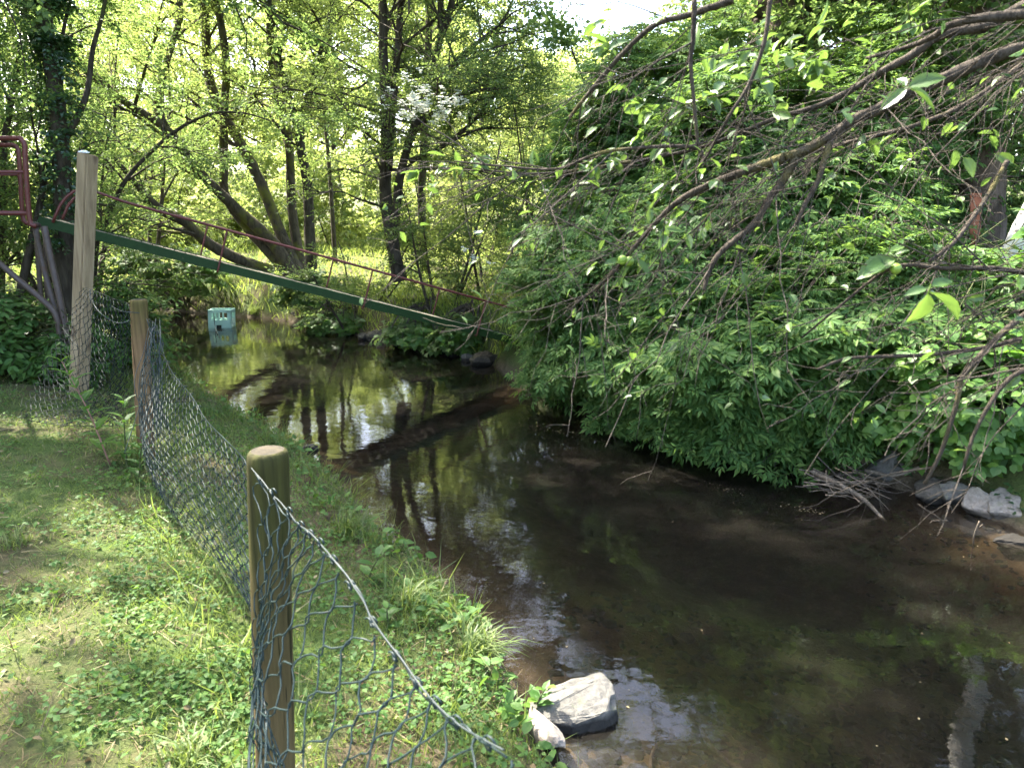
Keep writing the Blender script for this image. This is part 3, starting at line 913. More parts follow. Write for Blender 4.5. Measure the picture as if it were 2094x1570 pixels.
for k, (px, Y, H, lab) in enumerate(((180, 21, 2.9, 'sunlit bush on the meadow edge behind the upper part of the ramp'), (330, 23, 3.2, 'sunlit bush behind the lowest arching alder stem'),
                                    (470, 24, 3.0, 'sunlit bush at the back of the meadow, seen left of the alder foot'), (560, 22.5, 2.5, 'sunlit bush seen between the alder stems'),
                                    (700, 23, 3.2, 'sunlit bush behind the thin young trees'), (830, 22, 3.0, 'sunlit bush behind the foot of the hawthorn'),
                                    (930, 24, 3.4, 'sunlit bush at the back of the meadow, right of the hawthorn'))):
    x = (px - 1047) / F * Y
    st = [auto_stem(x + .3 * math.cos(j * 2), Y + .3 * math.sin(j * 2), H * (1 - .1 * j), .03, 360 + 9 * k + j, (1.2 * math.cos(j * 2.1), 1.2 * math.sin(j * 2.1))) for j in range(3)]
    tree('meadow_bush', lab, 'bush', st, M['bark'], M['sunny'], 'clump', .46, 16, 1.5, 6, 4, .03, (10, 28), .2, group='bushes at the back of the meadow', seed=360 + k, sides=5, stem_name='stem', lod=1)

# big oak trunk and dark trunks on the right bank
a = tr([(1480, 640, 10.5, .42), (1500, 520, 10.4, .36), (1520, 420, 10.3, .33), (1545, 300, 10.2, .33), (1570, 180, 10.1, .35), (1605, 60, 10, .4), (1620, 0, 10, .4)])
st = [a + top(a, .8, -.2, 7, .35)]
a = tr([(1590, 120, 10.1, .2), (1680, 40, 10, .17), (1760, -40, 9.8, .14)])
st.append(a + top(a, 2, -.4, 4, .12))
tree('oak_tree', 'thick rough-barked oak trunk rising behind the elder bushes', 'tree', st, M['bark_oak'], M['hazel'], 'broad', .30, 26, 3.4, 7, 6, .42, (8, 25), .16, seed=21, sides=20, rough=.1)
a = tr([(2010, 660, 7.4, .26), (2000, 560, 7.4, .24), (2005, 450, 7.4, .22), (2010, 330, 7.5, .2), (2000, 200, 7.6, .18), (1990, 0, 7.7, .16)])
tree('shade_tree', 'dark trunk in deep shade behind the white birch at the right edge', 'tree', [a + top(a, .4, .2, 5, .14)], M['bark_oak'], M['hazel'], 'broad', .28, 28, 2.6, 7, 5, .4, (5, 25), .2, seed=22, sides=14)
a = tr([(2040, 610, 6.6, .11), (2064, 540, 6.5, .10), (2094, 470, 6.4, .095), (2135, 385, 6.3, .09), (2185, 250, 6.2, .09), (2200, 100, 6.1, .09)])
tree('birch_tree', 'leaning white birch trunk with black marks at the right edge', 'tree', [a + top(a, .8, -.2, 4, .08)], M['birch'], M['hazel'], 'small', .34, 20, 1.8, 6, 5, .5, seed=23, sides=14, rough=.03)
for k, (px, Y, H, L1, lab) in enumerate(((1370, 9.9, 4.3, 1.3, 'hazel behind the left part of the elder bushes'),
                                         (1720, 9.3, 7, 2.0, 'hazel right of the oak trunk above the elder bushes'),
                                         (1850, 8.3, 6.5, 1.8, 'hazel in the shade left of the dark trunk'),
                                         (2130, 9.0, 8, 2.2, 'hazel rising at the right edge behind the birch'))):
    x = (px - 1047) / F * Y
    st = [auto_stem(x + .25 * math.cos(j * 1.6), Y + .25 * math.sin(j * 1.6), H * (1 - .1 * j), .05, 330 + 9 * k + j, (1.2 * math.cos(j * 1.6 + k), 1.2 * math.sin(j * 1.6 + k))) for j in range(4)]
    tree('hazel_tree', lab, 'tree', st, M['bark'], M['hazel'], 'broad', .26, 16, L1, 7, 6, .12, (12, 25), .18, group='hazels on the right bank', seed=330 + k, sides=6, stem_name='stem', lod=1)

# ------------------------------------------------------------------ shrubs whose single leaves can be seen
def leafy_shrub(name, label, cat, root_xy, C, rad, n_shoot, leaf_m, tmpl_fine, tmpl, mat_part, mat_rest, leaf_len=(.15, .22), per=3, group=None, seed=0,
                zmin=.02, droop=.38, n_parts=300, facing=None, stem_mat=None, lump=.30):
    r = np.random.default_rng(seed)
    base = np.array([root_xy[0], root_xy[1], gz(*root_xy)])
    root = thing(name, label, cat, base, group)
    C = np.asarray(C, float); rad = np.asarray(rad, float)
    m = n_shoot * 4
    u = norm(r.normal(0, 1, (m, 3)))
    tocam = norm(EYE - C)
    vis = (u @ tocam) * .7 + u[:, 2] * .35 + .35
    u = u[r.uniform(0, 1, m) < np.clip(vis + .25, .08, 1)]
    lum = np.array([noise.noise(Vector(v * 2.3) + Vector((seed * 3.1, 0, 0))) + .5 * noise.noise(Vector(v * 5) + Vector((seed, 5, 0))) for v in u])
    P = C + u * rad * ((1 + lump * 1.6 * lum) * r.choice([1, .86, .68], len(u), p=[.62, .26, .12]))[:, None]
    ok = P[:, 2] > np.maximum(terrain(P[:, 0], P[:, 1]), 0) + zmin
    P, u = P[ok][:n_shoot], u[ok][:n_shoot]
    d = norm(u * [1, 1, .35] + [0, 0, -droop] + r.normal(0, .25, u.shape) + (np.asarray(facing) if facing is not None else 0))
    # stems from the root to every seventh shoot, twigs for the rest
    S = P[::7]
    mid = base[None] * .45 + S * .55 + [0, 0, .35] + r.normal(0, .08, S.shape)
    q0 = base[None] + r.normal(0, .12, S.shape) * [1, 1, 0]
    tt = np.linspace(0, 1, 7)[None, :, None]
    st = (1 - tt) ** 2 * q0[:, None] + 2 * tt * (1 - tt) * mid[:, None] + tt ** 2 * S[:, None]
    tw = MB()
    V, f = tubes(st, np.tile(np.linspace(.018, .005, 7), (len(S), 1)), 4)
    tw.add(V, f)
    back = shoot(P, -d + [0, 0, -.1], np.full(len(P), .45), 3, -.05, r, .03)
    V, f = tubes(back, np.tile([.003, .004, .005], (len(P), 1)), 3)
    tw.add(V, f)
    tw.obj('stem_network', stem_mat or M['twig'], root, kind='stuff')
    LP, LD, LU, LS = [], [], [], []
    side = norm(np.cross(d, UP))
    for k in range(per):
        for s in (-1, 1):
            n = len(P)
            LP.append(P - d * (.085 * k) + r.normal(0, .012, P.shape))
            LD.append(norm(d * r.uniform(.35, .8, (n, 1)) + side * s * r.uniform(.6, 1, (n, 1)) * (1 if k else .55) + r.normal(0, .18, P.shape) + [0, 0, .05]))
            LU.append(norm(UP * .75 + u * .55 + tocam * .2 + r.normal(0, .25, P.shape)))
            LS.append(r.uniform(*leaf_len, n) * (1 if k else .75))
    LP, LD, LU, LS = map(np.concatenate, (LP, LD, LU, LS))
    zt = LP[:, 2] + LD[:, 2] * LS > .015
    LP, LD, LU, LS = LP[zt], LD[zt], LU[zt], LS[zt]
    # those that show largest: nearest to the eye on the outside
    dist = np.linalg.norm(LP - EYE, axis=1)
    key = dist + .9 * (1 - ((LP - C) / rad) @ tocam) * rad.mean() + r.uniform(0, .5, len(LP))
    order = np.argsort(key)
    near = order[:n_parts]; rest = order[n_parts:]
    mes = []
    for tv, tf in tmpl_fine:
        me = build_mesh('leaf', tv, tf, False)
        me.materials.append(mat_part)
        mes.append(me)
    X = norm(np.cross(LD, LU)); Z = np.cross(X, LD)
    for j, i in enumerate(near):
        o = bpy.data.objects.new('leaf', mes[j % len(mes)])
        COL.objects.link(o)
        o.parent = root
        s = LS[i]
        p = LP[i] - base
        o.matrix_basis = Matrix(((X[i, 0] * s, LD[i, 0] * s, Z[i, 0] * s, p[0]), (X[i, 1] * s, LD[i, 1] * s, Z[i, 1] * s, p[1]), (X[i, 2] * s, LD[i, 2] * s, Z[i, 2] * s, p[2]), (0, 0, 0, 1)))
    fo = MB()
    for vi, (tv, tf) in enumerate(tmpl):
        m = rest[vi::len(tmpl)]
        V, f = place(tv, tf, LP[m], LD[m], LU[m], LS[m])
        fo.add(V, f)
    fo.obj('foliage', mat_rest, root, smooth=False, kind='stuff')
    return root

lf_e, lf_f = leaf_t('e', .19, .05, .16), leaf_t('f', .19, .05, .16)
PIN_F = [pinnate_t(lf_e, s) for s in range(3)]
PIN = [pinnate_t(lf_f, s + 5) for s in range(3)]
PIN_D = [pinnate_t(leaf_t('d', .19, .05, .16), s + 9) for s in range(3)]
ELD = [((1.25, 7.9), (.98, 7.6, .95), (.88, .8, .95), 760, 'elder bush at the lower end of the ramp, leftmost of the elders'),
       ((1.9, 7.4), (1.5, 6.85, .85), (1.05, .95, .95), 900, 'elder bush hanging low over the dark water, right of the ramp end'),
       ((2.3, 6.6), (1.98, 5.9, .62), (.9, .8, .78), 820, 'elder bush whose lowest shoots dip towards the sunlit patch of the water'),
       ((3.1, 6.3), (2.75, 5.95, .9), (.95, .75, .85), 800, 'elder bush left of the big round stone on the right bank'),
       ((1.7, 8.9), (1.4, 8.7, 2.0), (1.0, .9, 1.1), 760, 'tall elder bush behind the leftmost elder, under the plum twigs'),
       ((2.9, 8.3), (2.65, 7.6, 2.1), (1.25, .9, 1.1), 900, 'tall elder bush in front of the thick oak trunk'),
       ((4.0, 7.0), (3.6, 6.6, .9), (.85, .6, .62), 560, 'elder bush in front of the rust-red board, below the birch'),
       ((2.0, 9.6), (1.8, 8.9, 3.0), (1.15, .9, 1.0), 600, 'highest elder, left of the thick oak trunk under the plum limbs'),
       ((4.6, 8.7), (3.9, 7.9, 2.6), (1.0, .8, 1.25), 700, 'elder right of the oak trunk, reaching up behind the plum limbs'),
       ((2.6, 7.6), (2.25, 7.0, 1.75), (1.05, .7, .8), 520, 'elder in the middle of the slope, just below the lowest plum twigs'),
       ((3.7, 7.5), (3.1, 7.0, 1.75), (.8, .65, .8), 420, 'elder on the upper slope left of the rust-red board')]
for k, (rt, C, rad, n, lab) in enumerate(ELD):
    leafy_shrub('elder_bush', lab, 'bush', rt, C, rad, n if k < 4 else int(n * .85), None, PIN_F, PIN if k < 2 else PIN_D, M['elder_part'], M['elder'], (.145, .225), 3, 'elder bushes overhanging the stream', 400 + k,
                facing=(-.35, -.35, 0))
lb_e, lb_f = leaf_t('e', .40, .04, .12), leaf_t('f', .42, .04, .12)
TER_F = [ternate_t(lb_e, s) for s in range(3)]
TER = [ternate_t(lb_f, s + 3) for s in range(3)]
for k, (rt, C, rad, n, lab) in enumerate((((3.7, 5.3), (3.45, 5.1, .62), (.75, .55, .6), 330, 'bright bramble with broad leaves above the grey stones at the right edge'),
                                          ((4.3, 6.0), (4.15, 5.75, .95), (.8, .6, .7), 330, 'bramble higher up the bank under the leaning birch'))):
    leafy_shrub('bramble_bush', lab, 'bush', rt, C, rad, n, None, TER_F, TER, M['bramble'], M['bramble'], (.12, .2), 2, 'brambles on the right bank', 450 + k, stem_mat=M['stem'], zmin=.1)
# maple-like shrubs hanging over the far bank
for k, (px, py, Y, rad, n, lab) in enumerate(((690, 668, 12.3, (.6, .35, .2), 70, 'pale-leaved shoot hanging to the water under the middle of the ramp, left one'),
                                              (850, 690, 10.9, (.5, .4, .24), 80, 'pale-leaved shoot hanging over the bank under the ramp, between its two neighbours'),
                                              (950, 690, 10.3, (.42, .35, .26), 70, 'pale-leaved shoot beside the lower end of the ramp'),
                                              (640, 600, 13.2, (.7, .4, .35), 130, 'leafy shoots at the foot of the alder stems'),
                                              (330, 560, 14.8, (1.5, .5, .5), 200, 'leafy growth on the far bank above the mint crate, left of it'))):
    c = at(px, py, Y)
    leafy_shrub('bank_shrub', lab, 'shrub', (c[0] + .1, c[1] + .5), c, rad, n, None, TER, TER, M['bramble'], M['hazel'], (.14, .2), 3, 'shrubs hanging over the far bank', 470 + k, n_parts=60, stem_mat=M['twig'])
# nettles and undergrowth at the left, round the pipe legs
lw = leaf_t('e', .24, .04, .15)
WP_F = [combine([place(lw[0], lw[1], np.array([[0, .0, 0.]]), np.array([[0, 1., -.1]]), np.array([UP]), [1.0])])]
for k, (x, y, rad, n, lab) in enumerate(((-4.9, 7.0, (.7, .5, .55), 230, 'nettles round the foot of the brown pipe legs'),
                                         (-4.6, 8.6, (.6, .6, .7), 230, 'nettles at the foot of the ivy-clad trunk'),
                                         (-5.9, 7.6, (.9, .6, .75), 260, 'nettles in the shade at the left edge under the diagonal pipe'),
                                         (-4.2, 6.9, (.4, .35, .3), 120, 'low weeds behind the foot of the square timber post'))):
    leafy_shrub('nettle_clump', lab, 'plant', (x, y), (x, y, gz(x, y) + .25), rad, n, None, WP_F, [WP_F[0]], M['weed'], M['weed'], (.07, .13), 3, 'nettle clumps on the left bank', 490 + k, n_parts=150, stem_mat=M['stem'], zmin=.03)

# ------------------------------------------------------------------ green ramp across the stream
A = at(78, 452, 7.0); B = at(1018, 688, 9.0)
ext = (B - A)
B2 = A + ext * 1.14
ax = norm(B2 - A); Lr = np.linalg.norm(B2 - A)
hx = norm(np.array([ax[0], ax[1], 0])); side = np.array([-hx[1], hx[0], 0])          # away from the camera
nz = norm(np.cross(ax, -side)); nz = nz if nz[2] > 0 else -nz
Wd = .62
ramp = thing('ramp', 'green steel ramp with red handrails sloping down across the stream', 'footbridge', (A[0], A[1], 0))
def beam_mb(c0, c1, hw, hh):
    m_ = MB()
    c = (np.asarray(c0) + np.asarray(c1)) / 2
    m_.add(*box(c, (np.asarray(c1) - np.asarray(c0)) / 2, side * hw, nz * hh))
    return m_
for off in (0, Wd):
    b = MB()
    o_ = side * off
    b.add(*box(A + ax * Lr / 2 + o_, ax * Lr / 2, side * .006, nz * .043))
    sg = 1 if off == 0 else -1
    b.add(*box(A + ax * Lr / 2 + o_ + side * sg * .03 + nz * .040, ax * Lr / 2, side * .024, nz * .004))
    b.add(*box(A + ax * Lr / 2 + o_ + side * sg * .03 - nz * .040, ax * Lr / 2, side * .024, nz * .004))
    be = b.obj('side_beam', M['green'], ramp, smooth=False)
    if off == 0:
        s0 = .66
        MB().add(*box(A + ax * Lr * .60 - side * .012 - nz * .022, ax * .10, side * .005, nz * .026)).obj('splice_plate', M['green'], ramp, smooth=False)
        for j in range(46):                                        # bolt heads along the upper flange edge
            if j % 2 == 0:
                V, f = tube1([A + ax * (Lr * (j + .5) / 46) - side * .006 + nz * .036, A + ax * (Lr * (j + .5) / 46) - side * .013 + nz * .036], .008, 6)
                MB().add(V, f).obj('bolt', M['dark'], be, smooth=False)
ns = 52
for j in range(ns):
    c = A + ax * (Lr * (j + .5) / ns) + side * Wd / 2 + nz * (.028 + .003 * math.sin(j * 7.3))
    MB().add(*box(c, ax * (Lr / ns * .5 - .005), side * (Wd / 2 - .008), nz * .008)).obj('slat', M['deck'], ramp, smooth=False)
for j in range(6):
    c = A + ax * (Lr * (j + .5) / 6) + side * Wd / 2 - nz * .02
    MB().add(*box(c, ax * .02, side * (Wd / 2 - .012), nz * .03)).obj('cross_bar', M['green'], ramp, smooth=False)
def s_of(px):                                                      # distance along the beam at a photo column
    lo, hi = 0.0, Lr
    for _ in range(40):
        m_ = (lo + hi) / 2
        p = A + ax * m_ - EYE
        v = p[1] * _cp - p[2] * _sp
        if 1047 + F * p[0] / v < px: lo = m_
        else: hi = m_
    return lo
hr = .385
for off, pxs in ((0, (447, 744, 975)), (Wd, (415, 690, 920))):
    o_ = side * (off + (-.03 if off == 0 else .03))
    s0 = s_of(108)
    start = A + ax * s0 + o_
    rl = [start + nz * .02, start + nz * .2 + ax * .03, start + nz * (hr - .06) + ax * .09, start + nz * (hr + .01) + ax * .17, start + nz * (hr + .02) + ax * .28]
    rl += [A + ax * s + o_ + nz * hr for s in np.linspace(s0 + .55, s_of(1024) + (.12 if off == 0 else .1), 8)]
    V, f = tube1(spline(rl, 60), .0135, 8)
    MB().add(V, f).obj('handrail', M['red'], ramp)
    for px in pxs:
        p = A + ax * s_of(px) + o_
        V, f = tube1(spline([p + side * (.05 if off == 0 else -.05) - nz * .055, p - nz * .055, p - nz * .03, p + nz * hr], 14), .0095, 7)
        MB().add(V, f).obj('baluster', M['red'], ramp)

# ------------------------------------------------------------------ pipe platform at the left edge
fr = thing('pipe_platform', 'red pipe guard on brown pipe legs at the left edge', 'platform', (*at(90, 640, 6.9)[:2], gz(*at(90, 640, 6.9)[:2])))
def pipe(name, tr_, r_, m_, n=24):
    P_ = [at(*p) if isinstance(p, tuple) else p for p in tr_]
    V, f = tube1(spline(P_, n), r_, 9)
    return MB().add(V, f).obj(name, m_, fr)
Yg = 6.85
pipe('guard_pipe', [(-420, 287, Yg), (-100, 284, Yg), (25, 283, Yg), (42, 284, Yg), (50, 296, Yg), (51, 315, Yg), (56, 400, Yg), (61, 452, Yg), (64, 460, Yg), (74, 463, Yg)], .023, M['red'], 60)
pipe('guard_pipe', [(-420, 299, Yg + .35), (-100, 297, Yg + .35), (20, 297, Yg + .35), (33, 299, Yg + .35), (38, 312, Yg + .35), (42, 370, Yg + .35), (46, 440, Yg + .35), (52, 455, Yg + .35), (66, 460, Yg + .35)], .021, M['red'], 60)
pipe('guard_rail', [(-420, 350, Yg), (53, 352, Yg)], .016, M['red'], 4)
pipe('guard_rail', [(-420, 357, Yg + .35), (40, 357, Yg + .35)], .014, M['red'], 4)
pipe('guard_rail', [(-420, 434, Yg), (58, 436, Yg)], .022, M['red'], 4)
pipe('cross_pipe', [(62, 458, Yg), (96, 463, Yg + .3)], .022, M['brownpipe'], 4)
def grd(px, py, Y, dz=-.08):
    p = at(px, py, Y)
    return np.array([p[0], p[1], gz(p[0], p[1]) + dz])
pipe('leg', [(90, 463, Yg + .02), (104, 530, Yg), (122, 610, Yg - .03), (140, 705, Yg - .05), grd(141, 715, Yg - .05)], .031, M['brownpipe'])
pipe('leg', [(72, 465, Yg + .1), (84, 525, Yg + .1), (106, 610, Yg + .05), (128, 690, Yg), grd(131, 715, Yg)], .026, M['brownpipe'])
pipe('leg', [(74, 470, Yg + .5), (84, 610, Yg + .5), grd(90, 690, Yg + .5)], .024, M['brownpipe'])
pipe('leg', [(92, 470, Yg + .6), (96, 600, Yg + .6), grd(98, 680, Yg + .6)], .022, M['brownpipe'])
pipe('brace', [(-300, 270, Yg - .02), (-60, 485, Yg - .03), (20, 557, Yg - .04), (85, 612, Yg - .06), (112, 640, Yg - .08), (121, 675, Yg - .08), (124, 712, Yg - .08)], .027, M['brownpipe'], 40)
pipe('leg', [(-420, 284, Yg), (-420, 434, Yg), grd(-420, 700, Yg)], .024, M['brownpipe'])

# ------------------------------------------------------------------ square timber post
Yp = 6.45
pb, pt = at(155, 760, Yp), at(171, 314, Yp)
gp = np.array([pb[0], pb[1], gz(pb[0], pb[1])])
axp = norm(pt - pb)
yaw = math.radians(-14)
ex = np.array([math.cos(yaw), math.sin(yaw), 0]); ex = norm(ex - axp * (ex @ axp)); ey = np.cross(axp, ex)
tp_ = thing('square_post', 'tall weathered square timber post with a white cap piece', 'post', gp)
def bevel_box_obj(name, c, X, Y, Z, m_, parent, bev=.006):
    bm = bmesh.new()
    V, f = box(np.asarray(c) - np.asarray(parent.location), X, Y, Z)
    vs_ = [bm.verts.new(v) for v in V]
    for q_ in f[0]: bm.faces.new([vs_[i] for i in q_])
    bmesh.ops.recalc_face_normals(bm, faces=bm.faces)
    bmesh.ops.bevel(bm, geom=list(bm.edges), offset=bev, segments=2, affect='EDGES')
    me = bpy.data.meshes.new(name); bm.to_mesh(me); bm.free()
    me.materials.append(m_)
    o = bpy.data.objects.new(name, me); COL.objects.link(o); o.parent = parent
    return o
h0 = gp - axp * .3
Lp = np.linalg.norm(pt - h0)
bevel_box_obj('timber', h0 + axp * Lp / 2 - ex * .01, ex * .046, ey * .06, axp * Lp / 2, M['timber'], tp_)
bevel_box_obj('timber', h0 + axp * (Lp / 2 - .004) + ex * .05, ex * .0125, ey * .055, axp * (Lp / 2 - .004), M['timber'], tp_)
cap = rng_cap = np.random.default_rng(4)
bm = bmesh.new(); bmesh.ops.create_icosphere(bm, subdivisions=3, radius=1)
for v_ in bm.verts:
    n_ = noise.noise(v_.co * 2.5) * .35
    v_.co = Vector((v_.co.x * .042 * (1 + n_), v_.co.y * .04 * (1 + n_), max(v_.co.z, -.2) * .018 * (1 + n_)))
me = bpy.data.meshes.new('cap'); bm.to_mesh(me); bm.free(); me.materials.append(M['white'])
o = bpy.data.objects.new('cap', me); COL.objects.link(o); o.parent = tp_
o.location = Vector(pt - gp) + Vector((.0, 0, .006))

# ------------------------------------------------------------------ chain-link fence
NP = at(547, 920, 1.68); MP = at(283, 612, 4.62)
NPg, MPg = gz(NP[0], NP[1]), gz(MP[0], MP[1])
fence = thing('chain_link_fence', 'sagging green chain-link fence on two round wooden posts along the bank', 'fence', (NP[0], NP[1], NPg))
def round_post(p, g_, r_, lean, m_, name='post'):
    prof = [(-.35, r_ * 1.02), (g_ * 0 + .05, r_ * 1.01), (.3, r_), (.6, r_ * .99), (p[2] - g_ - .03, r_ * .98), (p[2] - g_ - .012, r_ * .955), (p[2] - g_ - .003, r_ * .88), (p[2] - g_, r_ * .76)]
    rng = np.random.default_rng(int(r_ * 1e4))
    n = 28
    V = []
    for z, rr in prof:
        for k in range(n):
            a_ = k * 2 * math.pi / n
            w_ = 1 + .012 * math.sin(3 * a_ + 1) + .006 * math.sin(7 * a_ + z)
            V.append([rr * w_ * math.cos(a_) + lean[0] * z, rr * w_ * math.sin(a_) + lean[1] * z, z])
    idx = np.arange(len(prof) * n).reshape(len(prof), n); rl = np.roll(idx, -1, 1)
    q_ = np.stack([idx[:-1], rl[:-1], rl[1:], idx[1:]], -1).reshape(-1, 4)
    o = MB().add(np.array(V) + [p[0], p[1], g_], [q_]).obj(name, m_, fence)
    zt = p[2] - g_
    c_ = np.array(V[-n:] + [[lean[0] * zt, lean[1] * zt, zt + .002]]) + [p[0], p[1], g_]
    ce = MB().add(c_, [np.stack([np.arange(n), np.roll(np.arange(n), -1), np.full(n, n)], -1)]).obj('post_top', M['end_grain'], fence)
    me_ = o.data
    return o
# the post material reads object coordinates, so each post keeps its own origin at its foot
def foot_origin(o, p):
    d_ = Vector(p) - Vector(fence.location)
    o.data.transform(Matrix.Translation(-d_)); o.location = d_
o = round_post(NP - np.array([.058, 0, 0]), NPg, .0505, (.058 / (NP[2] - NPg), 0), M['post_near']); foot_origin(o, (NP[0] - .058, NP[1], NPg))
o = round_post(MP - np.array([.07, 0, 0]), MPg, .053, (.07 / (MP[2] - MPg), 0), M['post_mid']); foot_origin(o, (MP[0] - .07, MP[1], MPg))

def strands(S, n, m, amp, rad, mat, parent, name='wire', pts=4, wob_=.006, seed=0, depth=.0035, sel=None):
    """woven wires: n zigzag wires across u, each crossing m half-cells down v; S(u, v) -> point"""
    r = np.random.default_rng(seed)
    for k in range(n):
        v = np.linspace(0, 1, m * pts + 1)
        ph = np.arange(len(v)) / pts
        zig = np.cos(np.pi * ph) * (1 if k % 2 == 0 else -1)
        u = (k + .5 + amp * zig) / n
        P = S(u, v)
        dp = np.sin(np.pi * ph) * depth
        jit = np.cumsum(r.normal(0, wob_ * .25, P.shape), 0) * .25 + r.normal(0, wob_ * .12, P.shape)
        P = P + jit
        P[:, 0] += dp
        V, f = tube1(P, rad, 4, False)
        MB().add(V, f).obj(name, mat(k) if callable(mat) else mat, parent)

def plane_hit(px, py, p0, dirh):
    """where the ray of a photo pixel meets the upright plane through p0 along dirh"""
    d = ray(px, py); nrm_ = np.array([-dirh[1], dirh[0], 0])
    t_ = ((p0 - EYE) @ nrm_) / (d @ nrm_)
    return EYE + d * t_
d1 = norm(np.array([NP[0] - MP[0], NP[1] - MP[1], 0]))
sidef = np.array([d1[1], -d1[0], 0]); sidef = sidef if sidef[0] > 0 else -sidef
# far panel: between the two posts, on the stream side of the posts
p0 = MP + sidef * .06
topl = [plane_hit(x, y, p0, d1) for x, y in ((282, 648), (305, 655), (322, 672), (335, 725), (352, 762), (392, 812), (420, 858), (458, 898), (497, 938), (508, 962))]
Ltop = np.array(topl)
sarc = (Ltop - MP) @ d1
order = np.argsort(sarc); Ltop = Ltop[order]; sarc = sarc[order]
def S_far(u, v):
    s = sarc[0] + (sarc[-1] - sarc[0]) * u
    zt = np.interp(s, sarc, Ltop[:, 2])
    x = MP[0] + sidef[0] * .06 + d1[0] * s; y = MP[1] + sidef[1] * .06 + d1[1] * s
    gb = terrain(x, y) + .015
    bulge = (.10 * np.sin(u * 2.6 * math.pi + .4) + .05 * np.sin(u * 9 + 2)) * (v ** 1.0) - .12 * np.sin(np.pi * v) * np.sin(np.pi * u)
    bun = .030 * np.sin(u * 2 * math.pi * 2.5 + 2 * v)                    # the mesh is bunched here and stretched there
    x = x + sidef[0] * bulge + d1[0] * bun; y = y + sidef[1] * bulge + d1[1] * bun
    return np.stack([x, y, zt + (gb - zt) * v], -1)
rw = np.random.default_rng(3)
strands(S_far, 78, 30, .57, .0017, M['wire'], fence, seed=1)
# near panel: from the near post towards the camera's feet
E0 = at(1030, 1545, .80)
d2 = norm(np.array([E0[0] - NP[0], E0[1] - NP[1], 0]))
p1 = NP + np.array([d2[1], -d2[0], 0]) * 0
pn = at(512, 958, 1.63)
tl = [pn] + [plane_hit(x, y, pn, norm(np.array([E0[0] - pn[0], E0[1] - pn[1], 0]))) for x, y in ((552, 1012), (600, 1070), (640, 1105), (700, 1180), (735, 1235), (790, 1325), (870, 1430), (940, 1495), (1030, 1545))]
tl = np.array(tl)
d2 = norm(np.array([E0[0] - pn[0], E0[1] - pn[1], 0])); side2 = np.array([d2[1], -d2[0], 0])
sn = (tl - pn) @ d2
E1s = sn[-1] * 1.35
def S_near(u, v):
    u = u + .022 * np.sin(u * 15 + v * 4) + .012 * np.sin(v * 11 + u * 6)
    s = np.maximum(u, 0) * E1s
    zt = np.interp(s, np.append(sn, E1s), np.append(tl[:, 2], tl[-1, 2] + .1))
    x = pn[0] + d2[0] * s; y = pn[1] + d2[1] * s
    gb = terrain(x, y) + .05
    bul = .24 * np.sin(np.pi * np.minimum(v * 1.1, 1)) * sstep(u * 2.2) + .06 * np.sin(u * 11 + v * 3) * v
    sw = .03 * np.sin(v * 7 + u * 9)
    return np.stack([x + side2[0] * bul + d2[0] * (sw - .05 * v), y + side2[1] * bul + d2[1] * (sw - .05 * v), zt + (gb - zt) * v], -1)
strands(S_near, 40, 24, .57, .0018, M['wire'], fence, seed=2, pts=4, wob_=.011)
# tension wires
def wire_obj(pts, rad, m_, name='tension_wire', n=60):
    V, f = tube1(spline(pts, n), rad, 6)
    return MB().add(V, f).obj(name, m_, fence)
wire_obj(list(Ltop + [0, 0, .004]), .0022, M['wire'])
rt_ = np.random.default_rng(6)
tlj = spline(tl, 30); tlj = tlj + np.cumsum(rt_.normal(0, .0022, tlj.shape), 0) * .6
wire_obj(list(tlj + [0, 0, .004]), .0015, M['wire_bare'], n=120)
wire_obj(list(tlj + [.004, 0, -.006] + rt_.normal(0, .003, tlj.shape)), .0017, M['wire'], n=120)
mid_ = [S_near(np.array([u_]), np.array([.47 + .03 * math.sin(u_ * 8)]))[0] + [.004, .004, 0] for u_ in np.linspace(0, 1, 12)]
wire_obj(mid_, .0022, M['wire_bare'])
mid_ = [S_far(np.array([u_]), np.array([.5]))[0] for u_ in np.linspace(0, 1, 24)]
wire_obj(mid_, .0018, M['wire'])
# twisted wire ends on the top edge
for u_ in np.linspace(.06, .74, 13):
    for S_, k_ in ((S_near, 1), (S_far, .8)):
        p = S_(np.array([u_]), np.array([0.0]))[0]
        r_ = np.random.default_rng(int(u_ * 1000 + k_ * 10))
        c_ = [p + d2 * .011 * math.cos(a_) + np.array([0, 0, .008 * math.sin(a_)]) + side2 * (.004 * a_ / 3 - .012) for a_ in np.linspace(0, 9, 14)]
        V, f = tube1(np.array(c_) * 1.0, .002 * k_, 5)
        MB().add(V, f).obj('wire_knot', M['wire'], fence)
# loose wire ends at the middle post
wire_obj([at(268, 655, 4.55), at(240, 660, 4.5), at(205, 640, 4.6), at(186, 610, 4.8), at(184, 592, 4.85)], .0025, M['wire_bare'], 'loose_wire')
wire_obj([at(285, 640, 4.56), at(262, 638, 4.5), at(248, 636, 4.55), at(228, 626, 4.7)], .0025, M['wire_bare'], 'loose_wire')
for k in range(12):                                               # crumpled bright wire where the panel is gathered at its drop
    r_ = np.random.default_rng(900 + k)
    q0 = at(300 + r_.uniform(0, 28), 650 + r_.uniform(0, 30), 4.3)
    wire_obj([q0, q0 + [.03 + r_.normal(0, .03), r_.normal(-.1, .05), -.12], q0 + [.05 + r_.normal(0, .03), -.2 + r_.normal(0, .05), -.3], q0 + [.09 + r_.normal(0, .03), -.33 + r_.normal(0, .06), -.52 - .1 * r_.uniform()]], .0021, M['wire_bare'] if k % 2 else M['wire'], 'loose_wire', 24)

